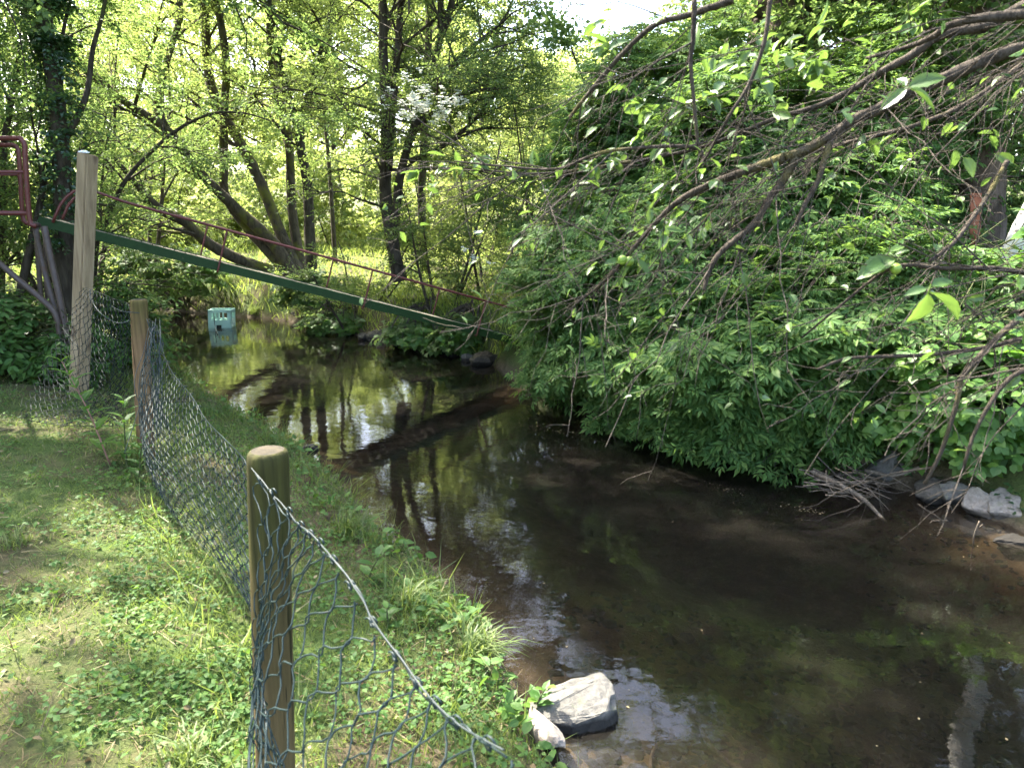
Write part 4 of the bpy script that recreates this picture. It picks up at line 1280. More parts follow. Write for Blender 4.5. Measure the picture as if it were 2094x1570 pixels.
# torn netting between the middle post and the timber post
net = thing('wire_netting', 'torn sheet of dark wire netting slumped beside the square timber post', 'netting', (*at(150, 800, 5.6)[:2], gz(*at(150, 800, 5.6)[:2])))
cs = {k: np.array(v) for k, v in dict(tr=at(272, 632, 4.75), tl=at(168, 590, 6.15), bl=at(34, 852, 5.3), br=at(255, 868, 4.75)).items()}
mids = dict(t=at(222, 598, 5.4), b=at(130, 880, 4.95), l=at(128, 735, 5.9))
def S_net(u, v):
    u = np.broadcast_to(u, v.shape)[..., None]; v_ = v[..., None]
    tpq = (1 - u) ** 2 * cs['tl'] + 2 * u * (1 - u) * mids['t'] + u ** 2 * cs['tr']
    btq = (1 - u) ** 2 * cs['bl'] + 2 * u * (1 - u) * mids['b'] + u ** 2 * cs['br']
    P = tpq + (btq - tpq) * v_
    wv = np.sin(u * 9 + v_ * 5) * .06 + np.sin(u * 17 - v_ * 8) * .03
    P = P + wv * np.array([.5, -.8, .2]) * (1 - .4 * v_)
    P[..., 2] -= (.22 * np.sin(np.pi * v) * np.sin(np.pi * u[..., 0]))
    g_ = terrain(P[..., 0], P[..., 1]) + .02
    P[..., 2] = np.maximum(P[..., 2], g_)
    return P
strands(S_net, 30, 30, .55, .0025, M['wire_black'], net, seed=4, wob_=.012)
for v0 in (.0, .33, .62, 1.0):
    P_ = np.array([S_net(np.array([u_]), np.array([v0]))[0] for u_ in np.linspace(0, 1, 40)])
    V, f = tube1(P_, .0024, 5, False)
    MB().add(V, f).obj('edge_wire', M['wire_black'], net)

# ------------------------------------------------------------------ mint bottle crate in the water
cb = on(454, 668, 0)
cr = thing('bottle_crate', 'mint-green plastic bottle crate standing in the shallow water by the far bank', 'crate', (cb[0], cb[1], -.05))
ca = math.radians(6)
cx_ = np.array([math.cos(ca), math.sin(ca), 0]); cyv = np.array([-cx_[1], cx_[0], 0])
tilt = norm(UP + .07 * cx_ - .05 * cyv)
w2, d2_, h2 = .19, .15, .37
c0 = cb - UP * .05
wall = MB()
def cbx(m_, x, y, z, hx_, hy_, hz_):
    m_.add(*box(c0 + cx_ * x + cyv * y + tilt * z, cx_ * hx_, cyv * hy_, tilt * hz_))
for nm, y0, hy_ in (('front_panel', -d2_, .008), ('back_panel', d2_, .008)):
    m_ = MB()
    cbx(m_, 0, y0, .08, w2, hy_, .08)                  # lower band
    cbx(m_, 0, y0, h2 - .02, w2, hy_, .02)             # top rim
    cbx(m_, -w2 + .028, y0, .255, .028, hy_, .095); cbx(m_, w2 - .028, y0, .255, .028, hy_, .095)
    cbx(m_, 0, y0, .175, w2 - .056, hy_, .015)
    cbx(m_, -.07, y0, .335, .07, hy_ * .9, .015); cbx(m_, .1, y0, .335, .03, hy_ * .9, .015)
    cbx(m_, -.02, y0, .262, .014, hy_ * .9, .072); cbx(m_, .065, y0, .25, .012, hy_ * .9, .06); cbx(m_, -.09, y0, .235, .012, hy_ * .9, .045)
    m_.obj(nm, M['crate'], cr, smooth=False)
    for kx in (-.11, -.05, .02, .08):
        pass
for nm, x0 in (('side_panel', -w2), ('side_panel', w2)):
    m_ = MB()
    cbx(m_, x0, 0, .1, .008, d2_ - .009, .1); cbx(m_, x0, 0, h2 - .03, .008, d2_ - .009, .03)
    cbx(m_, x0, -d2_ + .04, .27, .008, .031, .075); cbx(m_, x0, d2_ - .04, .27, .008, .031, .075)
    m_.obj(nm, M['crate'], cr, smooth=False)
m_ = MB(); cbx(m_, 0, 0, .012, w2 - .01, d2_ - .01, .012); m_.obj('base_panel', M['crate'], cr, smooth=False)
for kx in (-.1, 0, .1):
    m_ = MB(); cbx(m_, kx, 0, .11, .004, d2_ - .01, .085); m_.obj('divider', M['crate'], cr, smooth=False)
m_ = MB(); cbx(m_, -.01, -d2_ - .009, .075, .042, .002, .028); m_.obj('slot_shade', M['dark'], cr, smooth=False)  # dark plate on the panel, painted shade for the slot's hollow
V, f = tube1(spline([at(437, 640, cb[1] - .17), at(440, 668, cb[1] - .3), at(448, 690, cb[1] - 1.2)], 20), .006, 6)
tag(MB().add(V, f).obj('bent_rod', M['dark']), 'thin dark bent rod leaning on the mint crate', 'rod')

# ------------------------------------------------------------------ stones
def rock(loc, size, seed, mat, label, group=None, cuts=9, rot=0, name='stone', rough=.1):
    r = np.random.default_rng(seed)
    bm = bmesh.new()
    bmesh.ops.create_icosphere(bm, subdivisions=4, radius=1)
    pl = [(norm(r.normal(0, 1, 3)), r.uniform(.5, .8)) for _ in range(cuts)]
    for v_ in bm.verts:
        c = np.array(v_.co)
        for n_, d_ in pl:
            h_ = c @ n_ - d_
            if h_ > 0: c = c - n_ * h_ * .93
        k = 1 + rough * noise.noise(Vector(c * 2.2) + Vector((seed, 0, 0))) + rough * .4 * noise.noise(Vector(c * 7) + Vector((0, seed, 0)))
        c = c * k * np.asarray(size)
        v_.co = (c[0] * math.cos(rot) - c[1] * math.sin(rot), c[0] * math.sin(rot) + c[1] * math.cos(rot), c[2])
    me = bpy.data.meshes.new(name); bm.to_mesh(me); bm.free()
    for p_ in me.polygons: p_.use_smooth = False
    me.materials.append(mat)
    o = bpy.data.objects.new(name, me); COL.objects.link(o)
    o.location = loc
    return tag(o, label, 'stone', group)
# the wedge-shaped stone at the near bank: its own profile
def wedge_stone():
    c = on(1190, 1452, 0.03)
    bm = bmesh.new()
    pts = [(-.24, -.06, -.12), (-.23, -.05, .015), (-.20, .06, .03), (-.22, .10, -.12), (-.05, -.11, -.12), (-.06, -.09, .012), (-.02, .115, .06), (-.04, .14, -.12),
           (.08, -.085, -.12), (.085, -.065, .035), (.07, .06, .085), (.10, .11, .09), (.13, .14, -.12), (.15, -.05, -.12), (.14, -.03, .02), (.135, .05, .085), (.16, .08, -.1)]
    for p_ in pts: bm.verts.new(Vector(p_))
    bmesh.ops.convex_hull(bm, input=list(bm.verts))
    for v_ in [v_ for v_ in bm.verts if not v_.link_faces]: bm.verts.remove(v_)
    bmesh.ops.bevel(bm, geom=list(bm.edges), offset=.004, segments=1, affect='EDGES')
    bmesh.ops.triangulate(bm, faces=bm.faces)
    bmesh.ops.subdivide_edges(bm, edges=list(bm.edges), cuts=4, use_grid_fill=True)
    bm.normal_update()
    for v_ in bm.verts:
        v_.co += v_.normal * (.010 * noise.noise(v_.co * 11) + .007 * noise.noise(v_.co * 30) + .003 * noise.noise(v_.co * 80))
    me = bpy.data.meshes.new('stone'); bm.to_mesh(me); bm.free()
    me.materials.append(M['rock'])
    o = bpy.data.objects.new('stone', me); COL.objects.link(o)
    o.location = c; o.rotation_euler = (0, 0, .12)
    tag(o, 'wedge-shaped grey stone lying at the water\'s edge of the near grass bank', 'stone')
wedge_stone()
rock(on(1112, 1492, .06), (.06, .13, .07), 31, M['rock_pale'], 'small flat pale stone half in the grass, next to the wedge-shaped stone', rot=.5)
for px, py, sz, sd, mt, lb in ((2062, 1040, (.17, .13, .13), 32, 'rock_pale', 'pinkish pale stone at the right edge, last of the row on the bank'),
                               (2003, 1032, (.12, .10, .11), 33, 'rock_pale', 'pale rounded stone in the row on the right bank, before the last'),
                               (1950, 1012, (.14, .11, .10), 34, 'rock', 'slanting grey stone beside the pale rounded stone'),
                               (1905, 1000, (.19, .14, .11), 35, 'rock_dark', 'broad dark wet stone in the row on the right bank'),
                               (1808, 965, (.17, .15, .17), 36, 'rock', 'big round stone behind the driftwood twigs'),
                               (1985, 985, (.17, .14, .12), 37, 'rock_dark', 'dark stone under the bramble, behind the pale ones'),
                               (2075, 1085, (.16, .12, .05), 38, 'rock_dark', 'flat brown stone barely above the water at the right edge'),
                               (1868, 968, (.14, .12, .12), 39, 'rock_dark', 'dark stone between the big round stone and the broad wet one')):
    p = on(px, py, .06)
    rock((p[0], p[1], .055 if sd != 38 else -.015), (sz[0] * .92, sz[1], sz[2] * (1.2 if sd != 38 else 1)), sd, M[mt], lb, 'stones on the right bank', rot=sd, cuts=13, rough=.16)
for px, py, sz, sd, mt, lb in ((990, 740, (.22, .2, .16), 41, 'rock_dark', 'round dark boulder at the water below the end of the ramp'),
                               (1018, 738, (.14, .14, .12), 42, 'rock_dark', 'dark stone touching the elder, beside the round boulder'),
                               (863, 702, (.22, .2, .2), 43, 'rock_dark', 'dark boulder under the ramp half covered by pale leaves'),
                               (930, 722, (.18, .15, .12), 44, 'rock_dark', 'flat dark stone between the two boulders under the ramp'),
                               (625, 648, (.42, .35, .28), 45, 'rock_dark', 'broad dark root block under the alder at the water'),
                               (700, 640, (.5, .32, .26), 46, 'rock_dark', 'slanting dark block right of the alder foot'),
                               (405, 628, (.24, .16, .12), 47, 'rock_pale', 'pale stone at the far waterline left of the mint crate'),
                               (370, 622, (.2, .15, .12), 48, 'rock_pale', 'leftmost pale stone on the far waterline'),
                               (560, 645, (.25, .2, .14), 49, 'rock_dark', 'small dark stone between the mint crate and the root block'),
                               (780, 690, (.3, .25, .16), 50, 'rock_dark', 'dark stone in the shade below the middle of the ramp'),
                               (905, 716, (.13, .1, .1), 52, 'rock', 'grey stone at the waterline, just right of the leaf-covered boulder'),
                               (955, 733, (.12, .1, .09), 53, 'rock', 'small grey stone touching the left side of the round boulder'),
                               (820, 703, (.15, .12, .1), 54, 'rock_dark', 'low stone at the waterline left of the leaf-covered boulder'),
                               (740, 690, (.16, .12, .1), 55, 'rock_dark', 'low stone at the waterline between the two left pale-leaved shoots'),
                               (440, 632, (.16, .12, .09), 56, 'rock_pale', 'pale flat stone right behind the mint crate'),
                               (627, 918, (.08, .06, .05), 51, 'rock_dark', 'little dark stone in the water off the near grass bank')):
    p = on(px, py, .04)
    rock((p[0], p[1] + .1, .0), sz, sd, M[mt], lb, 'stones along the far bank' if sd != 51 else None, rot=sd, cuts=6, rough=.16)

# ------------------------------------------------------------------ driftwood, sunken branch
dw = thing('driftwood_heap', 'heap of bare driftwood twigs caught at the right bank below the elders', 'driftwood', on(1740, 1005, 0))
r = np.random.default_rng(12)
V, f = tube1(spline([on(1660, 965, .16), on(1715, 990, .15), on(1765, 1020, .08), on(1812, 1068, -.03)], 24), np.linspace(.02, .011, 24), 7, True, .05, 1)
MB().add(V, f).obj('branch', M['dry'], dw)
V, f = tube1(spline([on(1768, 962, .14), on(1830, 972, .13), on(1880, 955, .22)], 20), np.linspace(.013, .01, 20), 7, True, .05, 2)
MB().add(V, f).obj('branch', M['dry'], dw)
for k in range(46):
    c = on(1735 + r.normal(0, 48), 985 + r.normal(0, 20), .08 + r.uniform(0, .1))
    a_ = r.normal(-.45, .8)
    d = np.array([math.cos(a_), math.sin(a_) * .6, r.normal(-.1, .25)])
    L = r.uniform(.12, .5)
    P_ = spline([c - d * L / 2, c + r.normal(0, .025, 3), c + d * L / 2 + r.normal(0, .04, 3)], 8)
    P_[:, 2] = np.maximum(P_[:, 2], -.01)
    V, f = tube1(P_, np.linspace(r.uniform(.003, .007), .002, 8), 5)
    MB().add(V, f).obj('twig', M['dry'] if k % 3 else M['twig'], dw)
sb = thing('sunken_branch', 'forked brown branch lying under the shallow water near the wedge stone', 'branch', on(1430, 1440, -.1))
for pts, r0, r1 in (([(1290, 1378), (1350, 1398), (1428, 1440), (1455, 1490), (1500, 1530), (1560, 1548)], .014, .009), ([(1428, 1440), (1470, 1437), (1520, 1450)], .009, .005), ([(1330, 1570), (1335, 1520), (1355, 1490), (1420, 1480)], .008, .005)):
    P_ = spline([on(x, y, -.05) for x, y in pts], 24)
    P_[:, 2] = terrain(P_[:, 0], P_[:, 1]) + .025
    P_[:, 2] = np.minimum(P_[:, 2], -.02)
    V, f = tube1(P_, np.linspace(r0, r1, 24), 7, True, .06, 3)
    MB().add(V, f).obj('branch', M['twig'], sb)
V, f = tube1(spline([on(1990, 1120, -.04), on(1992, 1095, .06), on(2003, 1065, .16)], 12), .005, 5)
V2, f2 = tube1(spline([on(1999, 1080, .11), on(2010, 1072, .15)], 5), .003, 5)
tag(MB().add(V, f).add(V2, f2).obj('bare_twig', M['dry']), 'bare forked twig standing out of the water below the pale stones', 'twig')

# rust-red board among the bushes on the right bank
bb = at(1992, 520, 7.0)
brd = thing('board', 'rust-red upright board with a pointed lower end among the shade-side bushes', 'board', (bb[0], bb[1], gz(bb[0], bb[1])))
P_ = [at(1985, 395, 7.0), at(2008, 395, 7.0), at(2005, 478, 7.0), at(1986, 508, 7.0), at(1983, 505, 7.0)]
V = np.array(P_ + [p + np.array([.01, .03, 0]) for p in P_])
bf = [[0, 1, 6, 5], [1, 2, 7, 6], [2, 3, 8, 7], [3, 4, 9, 8], [4, 0, 5, 9]]
m_ = MB().add(V, [np.array(bf), np.array([[0, 3, 2], [0, 2, 1], [0, 4, 3], [5, 7, 8], [5, 6, 7], [5, 8, 9]])])
m_.obj('plank', M['rustboard'], brd, smooth=False)
V, f = tube1([at(2000, 385, 7.06), at(2002, 520, 7.06), [at(2002, 520, 7.06)[0], at(2002, 520, 7.06)[1], gz(bb[0], bb[1]) - .1]], .022, 7)
MB().add(V, f).obj('stake', M['bark'], brd)

# ------------------------------------------------------------------ the plum tree reaching in from the right
ptx, pty = 4.9, 2.6
plum = thing('plum_tree', 'lichen-grown plum tree reaching bare twigs, sparse leaves and green plums in from the right', 'tree', (ptx, pty, gz(ptx, pty)))
r = np.random.default_rng(19)
V, f = tube1(spline([(ptx, pty, gz(ptx, pty) - .2), (ptx - .1, pty, 1.6), (ptx - .35, pty - .1, 2.3), (ptx - .5, pty - .2, 3.2), (ptx - .4, pty - .3, 4.4)], 24), np.linspace(.15, .06, 24), 12, True, .08, 4)
MB().add(V, f).obj('trunk', M['bark_plum'], plum)
fork = np.array([ptx - .33, pty - .1, 2.25])
LIMBS = [
    # (trace, radius start, radius end, from trunk?)
    ([(2094, 12, 1.95), (2011, 55, 1.97), (1926, 72, 2.0), (1862, 115, 2.02), (1798, 150, 2.05), (1734, 188, 2.08), (1670, 218, 2.1), (1584, 243, 2.15), (1499, 278, 2.2), (1413, 307, 2.25), (1285, 333, 2.3), (1200, 350, 2.35), (1100, 368, 2.4)], .0125, .002, True),
    ([(2094, 100, 1.8), (2040, 112, 1.8), (1980, 138, 1.8), (1926, 162, 1.8), (1853, 192, 1.8), (1798, 222, 1.8), (1750, 243, 1.8), (1691, 282, 1.8), (1640, 310, 1.8), (1605, 322, 1.8)], .0155, .0115, True),
    ([(1605, 322, 1.8), (1571, 333, 1.82), (1456, 376, 1.86), (1384, 414, 1.9), (1328, 470, 1.95), (1243, 568, 2.0), (1180, 620, 2.05)], .013, .003, False),
    ([(1700, 280, 1.8), (1685, 330, 1.78), (1670, 376, 1.76), (1645, 420, 1.75), (1627, 460, 1.75)], .0075, .004, False),
    ([(1627, 322, 1.8), (1600, 370, 1.8), (1571, 410, 1.8), (1542, 457, 1.8), (1478, 512, 1.8), (1452, 550, 1.8), (1439, 594, 1.8)], .011, .005, False),
    ([(1500, 0, 1.7), (1440, 20, 1.72), (1405, 32, 1.74), (1340, 51, 1.76), (1272, 111, 1.8), (1200, 196, 1.85), (1165, 240, 1.9)], .0075, .004, False),
    ([(2094, 30, 1.5), (1960, 45, 1.52), (1900, 80, 1.56), (1850, 98, 1.6), (1770, 120, 1.64)], .009, .003, True),
    ([(2094, 645, 1.5), (2047, 683, 1.5), (1989, 744, 1.5), (1959, 782, 1.5), (1962, 801, 1.5), (1940, 878, 1.5), (1920, 935, 1.5), (1890, 989, 1.5)], .0068, .0038, True),
    ([(2094, 757, 1.35), (2054, 782, 1.35), (2016, 840, 1.35), (1989, 893, 1.35), (1970, 958, 1.35)], .005, .003, True),
    ([(2094, 557, 1.6), (2027, 548, 1.6), (1920, 548, 1.6), (1855, 541, 1.6), (1800, 560, 1.62), (1700, 640, 1.65), (1640, 690, 1.7)], .006, .002, True),
    ([(2060, 330, 1.9), (2020, 400, 1.85), (1997, 434, 1.8), (1951, 496, 1.75), (1901, 534, 1.7)], .006, .004, False),
    ([(2094, 690, 1.6), (2016, 710, 1.6), (1901, 725, 1.6), (1806, 729, 1.6), (1729, 733, 1.6), (1672, 755, 1.6)], .006, .003, True),
    ([(1420, 0, 1.5), (1417, 80, 1.5), (1412, 130, 1.5), (1420, 220, 1.5), (1427, 300, 1.5)], .005, .003, False),
    ([(1575, 0, 1.6), (1563, 85, 1.6), (1533, 170, 1.6), (1490, 240, 1.6), (1440, 330, 1.65)], .005, .003, False),
    ([(1440, 330, 1.8), (1412, 300, 1.8), (1240, 310, 1.85), (1140, 345, 1.9), (1030, 340, 1.95), (930, 330, 2.0)], .005, .002, False),
    ([(1290, 330, 2.1), (1200, 345, 2.15), (1100, 355, 2.2), (1000, 350, 2.2), (905, 345, 2.25)], .004, .0015, False),
    ([(2094, 130, 2.2), (1980, 210, 2.2), (1860, 260, 2.2), (1700, 300, 2.25), (1560, 345, 2.3), (1480, 410, 2.35), (1420, 470, 2.4)], .0075, .002, True),
]
limbP = []
for li, (trc, r0, r1, tk) in enumerate(LIMBS):
    P_ = [at(x, y, Y) for x, y, Y in trc]
    rr = list(np.linspace(r0, r1, len(P_)))
    if tk:
        e = P_[0]
        f0 = fork + r.normal(0, .06, 3); t0 = norm(P_[0] - P_[1])
        q_ = lambda a: (1 - a) ** 2 * f0 + 2 * a * (1 - a) * (e + t0 * .55) + a * a * e
        P_ = [q_(a) for a in (0, .3, .52, .68, .8, .88, .93, .965, .985)] + P_
        rr = list(r0 * np.array([1.9, 1.7, 1.5, 1.35, 1.25, 1.15, 1.1, 1.05, 1.0])) + rr
    D = spline(np.column_stack([P_, rr]), 9 * len(P_))
    V, f = tube1(D[:, :3], np.maximum(D[:, 3], .0012), 9, True, .11, 60 + li)
    MB().add(V, f).obj('limb', M['bark_plum'], plum)
    limbP.append(D)
# bare spurs and whips: mostly hanging down to the left
tw = MB(); tips = []
for li, D in enumerate(limbP):
    ln = np.linalg.norm(np.diff(D[:, :3], axis=0), axis=1).sum()
    trc, r0, r1, tk = LIMBS[li]
    k = int((30 if li in (0, 1, 2, 4, 16) else 15) * min(1.6, ln / 1.0)) + 3
    lo = .62 if tk else .1
    t_ = r.uniform(lo, 1, k)
    p, tan = interp_poly(D[None, :, :3], t_[None]); p, tan = p[0], tan[0]
    d = norm(tan * r.uniform(.2, .9, (k, 1)) + r.normal(0, .5, (k, 3)) + np.array([-.25, .1, -.35]))
    L = r.uniform(.10, .55, k) * (.55 if li in (7, 8) else 1)
    B1 = shoot(p, d, L, 8, r.choice([.0, .25], 1)[0], r, .02)
    V, f = tubes(B1, r.uniform(.0010, .0022, (k, 1)) * np.linspace(1, .4, 8)[None], 5)
    tw.add(V, f)
    t2 = r.uniform(.15, .98, (k, 5))
    p2, tan2 = interp_poly(B1, t2); p2, tan2 = p2.reshape(-1, 3), tan2.reshape(-1, 3)
    d2x = norm(tan2 * .6 + r.normal(0, .7, p2.shape))
    B2 = shoot(p2, d2x, np.repeat(L, 5) * r.uniform(.06, .5, len(p2)), 5, .1, r, .05)
    V, f = tubes(B2, np.full((len(p2), 1), .0009) * np.linspace(1, .6, 5)[None], 4)
    tw.add(V, f)
    tips.append(B2[:, -1]); 
tw.obj('spur_network', M['twig'], plum, kind='stuff')
tips = np.concatenate(tips)
PL = []
for s_ in range(4):
    tv, tf = leaf_fine(.235 + .02 * s_, .09 + .02 * s_, .12 + .06 * s_, s_)
    me = build_mesh('leaf', tv, tf, True); me.materials.append(M['plum']); PL.append(me)
def plum_leaf(p, d, up, s, k):
    d = norm(d); X = norm(np.cross(d, up)); Z = np.cross(X, d)
    o = bpy.data.objects.new('leaf', PL[k % 4]); COL.objects.link(o); o.parent = plum
    p = p - np.array(plum.location)
    o.matrix_basis = Matrix(((X[0] * s, d[0] * s, Z[0] * s, p[0]), (X[1] * s, d[1] * s, Z[1] * s, p[1]), (X[2] * s, d[2] * s, Z[2] * s, p[2]), (0, 0, 0, 1)))
k = 0
# the single leaves one can point to: base pixel, tip pixel, depth
for bx, by, tx, ty, Y in ((1855, 182, 1798, 222, 1.55), (1857, 178, 1934, 152, 1.55), (1862, 182, 1926, 220, 1.5), (1852, 176, 1835, 155, 1.6), (1790, 150, 1780, 95, 1.7), (1765, 135, 1795, 95, 1.75),
                          (1902, 598, 1970, 635, 1.3), (1897, 600, 1868, 668, 1.28), (1905, 585, 1950, 570, 1.35), (1895, 590, 1850, 600, 1.35), (1830, 530, 1752, 560, 1.6), (1826, 540, 1770, 548, 1.6),
                          (1822, 515, 1850, 500, 1.55), (1830, 522, 1860, 508, 1.6), (1290, 545, 1255, 590, 1.95), (1275, 540, 1240, 530, 1.95), (1330, 330, 1360, 290, 1.9), (1300, 530, 1330, 560, 1.9)):
    p = at(bx, by, Y); q_ = at(tx, ty, Y + r.normal(0, .02))
    plum_leaf(p, q_ - p, np.array([0, -.55, 1.0]) + r.normal(0, .35, 3), np.linalg.norm(q_ - p), k); k += 1
# leaf tufts
cl = [(1590, 100, 1.9, 22, 60), (1660, 70, 2.0, 14, 40), (1540, 150, 1.9, 14, 40), (1700, 45, 1.9, 8, 30), (1340, 170, 1.9, 12, 28), (1360, 215, 1.9, 10, 25), (900, 325, 2.2, 10, 22), (960, 330, 2.2, 8, 22), (890, 395, 2.25, 5, 12),
      (1270, 290, 2.1, 9, 40), (1330, 310, 2.0, 10, 30), (1290, 400, 2.0, 12, 40), (1240, 365, 2.1, 8, 30), (1400, 400, 1.95, 9, 30), (1360, 455, 1.95, 9, 30), (1480, 175, 1.9, 8, 25), (1620, 190, 1.9, 8, 35), (1500, 60, 1.9, 8, 35),
      (1770, 40, 1.8, 8, 35), (1230, 30, 1.9, 8, 22), (1240, 90, 1.9, 7, 20), (1960, 330, 1.9, 8, 35), (1820, 310, 1.9, 7, 30), (1440, 260, 2.0, 8, 30), (1275, 560, 1.95, 6, 22), (1040, 350, 2.2, 6, 25)]
for cx_, cy_, Y, n, sd in cl:
    for _ in range(n):
        p = at(cx_ + r.normal(0, sd), cy_ + r.normal(0, sd * .6), Y + r.normal(0, .08))
        i_ = np.argmin(np.linalg.norm(tips - p, axis=1))
        if np.linalg.norm(tips[i_] - p) < .12: p = tips[i_] + r.normal(0, .006, 3)
        d = norm(r.normal(0, .6, 3) + [-.25, 0, -.25])
        plum_leaf(p, d, UP + r.normal(0, .45, 3), r.uniform(.028, .055), k); k += 1
ti = r.choice(len(tips), 400)
for i_ in ti:
    if k >= 300: break
    p = tips[i_]
    if (p - EYE) @ ray(1047, 785) < .9 or p[2] < 1.3: continue
    plum_leaf(p, norm(r.normal(0, .6, 3) + [-.25, 0, -.25]), UP + r.normal(0, .45, 3), r.uniform(.022, .045), k); k += 1
nm = [i_ for i_ in r.permutation(len(tips)) if tips[i_][2] > 1.45][:420]
tv, tf = leaf_t('e', .25, .08, .16)
V, f = place(tv, tf, tips[nm] + r.normal(0, .008, (len(nm), 3)), norm(r.normal(0, .6, (len(nm), 3)) + [-.25, 0, -.25]), UP + r.normal(0, .45, (len(nm), 3)), r.uniform(.022, .042, len(nm)))
MB().add(V, f).obj('foliage', M['plum'], plum, smooth=False, kind='stuff')
# green plums
for px, py, Y, rr in ((1832, 549, 1.58, .0115), (1273, 531, 1.95, .0125), (1287, 534, 1.95, .0125), (1480, 105, 1.9, .012)):
    c = at(px, py, Y)
    bm = bmesh.new(); bmesh.ops.create_uvsphere(bm, u_segments=16, v_segments=10, radius=rr)
    for v_ in bm.verts:
        v_.co.z *= 1.12
        if v_.co.z > rr * .9: v_.co.z -= rr * .12
    me = bpy.data.meshes.new('plum'); bm.to_mesh(me); bm.free(); me.materials.append(M['fruit'])
    for p_ in me.polygons: p_.use_smooth = True
    o = bpy.data.objects.new('plum', me); COL.objects.link(o); o.parent = plum; o.location = Vector(c - np.array(plum.location))
    V, f = tube1(spline([c + [0, 0, rr], c + [.004, 0, rr + .012], c + [.012, .004, rr + .02]], 6), .0012, 5)
    MB().add(V - np.array(c) + np.array(plum.location) * 0, f)
    so_ = bpy.data.objects.new('stalk', build_mesh('stalk', V - c, f, True)); so_.data.materials.append(M['stem']); COL.objects.link(so_); so_.parent = o
# crown above and behind the camera: the shade the near water and the lawn lie in
cp_, cd_ = [], []
for j in range(520):
    u = norm(r.normal(0, 1, 3)) * r.uniform(.5, 1) ** .5
    p = np.array([ptx - 1.6, pty - .6, 5.0]) + u * [2.6, 2.6, 1.3]
    cp_.append(p); cd_.append(norm(r.normal(0, 1, 3) * [1, 1, .4]))
fo = MB()
tv, tf = spray_t(leaf_t('f', .3, .07, .12), 9, .17, 3)
V, f = place(tv, tf, np.array(cp_), np.array(cd_), np.tile(UP, (len(cp_), 1)) + r.normal(0, .3, (len(cp_), 3)), .38 * r.uniform(.7, 1.2, len(cp_)))
fo.add(V, f)
fo.obj('foliage', M['plum'], plum, smooth=False, kind='stuff')
tw = MB()
st = np.array([spline([(ptx - .45, pty - .25, 3.2 + .3 * (j % 4)), (ptx - .5 - .5 * math.cos(j), pty - .3 + .6 * math.sin(j), 4.2), np.array(cp_[j * 8])], 8) for j in range(60)])
V, f = tubes(st, np.tile(np.linspace(.02, .004, 8), (60, 1)), 5)
tw.add(V, f)
tw.obj('branch_network', M['bark_plum'], plum, kind='stuff')

# ------------------------------------------------------------------ grass, weeds, litter
def ground_points(n, x0, x1, y0, y1, seed, wfun=None, margin=.0, left=None):
    r = np.random.default_rng(seed)
    X = r.uniform(x0, x1, n); Y = r.uniform(y0, y1, n)
    w_ = inside(X, Y, POLY)
    dl, dr = seg_dist(X, Y, LB), seg_dist(X, Y, RB)
    ok = ~w_ | (np.minimum(dl, dr) < -margin)
    if left is not None: ok &= (dl < dr) == left
    if wfun is not None: ok &= r.uniform(0, 1, n) < wfun(X, Y, np.minimum(dl, dr))
    X, Y = X[ok], Y[ok]
    return np.stack([X, Y, terrain(X, Y)], 1), np.minimum(dl, dr)[ok]

def infov(X, Y, D):
    m_ = np.abs(X) < Y * .76 + .5
    return m_ * 1.0

def blades(name, P, h, w, mat, seed, lean=.5, kindf=None):
    r = np.random.default_rng(seed)
    n = len(P)
    d = norm(np.stack([r.normal(0, lean, n), r.normal(0, lean, n), np.ones(n)], 1))
    up = np.stack([r.normal(0, 1, n), r.normal(0, 1, n), np.full(n, .1)], 1)
    tv, tf = leaf_t('g', w, 0, .35)
    V, f = place(tv, tf, P, d, up, h)
    o = MB().add(V, f).obj(name, mat, smooth=False)
    o['kind'] = 'stuff'
    return o
r = np.random.default_rng(51)
def near_w(X, Y, D):
    patch = .5 + .5 * wob(X * 1.7 + 3, Y * 1.7)
    return infov(X, Y, D) * np.clip(1.5 / np.maximum(np.hypot(X, Y) - .9, .6), .10, 1) * (.12 + .88 * np.clip(patch * 1.3 + .1, 0, 1))
P, D = ground_points(620000, -8, 1.2, .6, 11.5, 52, near_w, left=True)
blades('grass', P - [0, 0, .008], r.uniform(.022, .06, len(P)) * (1 + .35 * sstep((1.0 - D) / .9)) * (1 + .05 * P[:, 1]), .035, M['grass'], 53, .65)
# longer grass along the bank, under the fence and round the posts
def edge_w(X, Y, D):
    fl = np.abs((X - MP[0]) * -d1[1] + (Y - MP[1]) * d1[0]) < .16
    pat = np.clip(.2 + 1.1 * wob(X * 2.3, Y * 2.3 + 4), 0, 1)
    return infov(X, Y, D) * np.clip(2.5 / np.maximum(Y, 1.2), .15, 1) * np.maximum((D < .42) * pat * .55, fl * (Y > 1.2) * (Y < 6) * .12)
P, D = ground_points(260000, -6, 1.3, .8, 12, 54, edge_w, left=True)
blades('long_grass', P - [0, 0, .01], r.uniform(.10, .26, len(P)), .016, M['grass'], 55, .55)
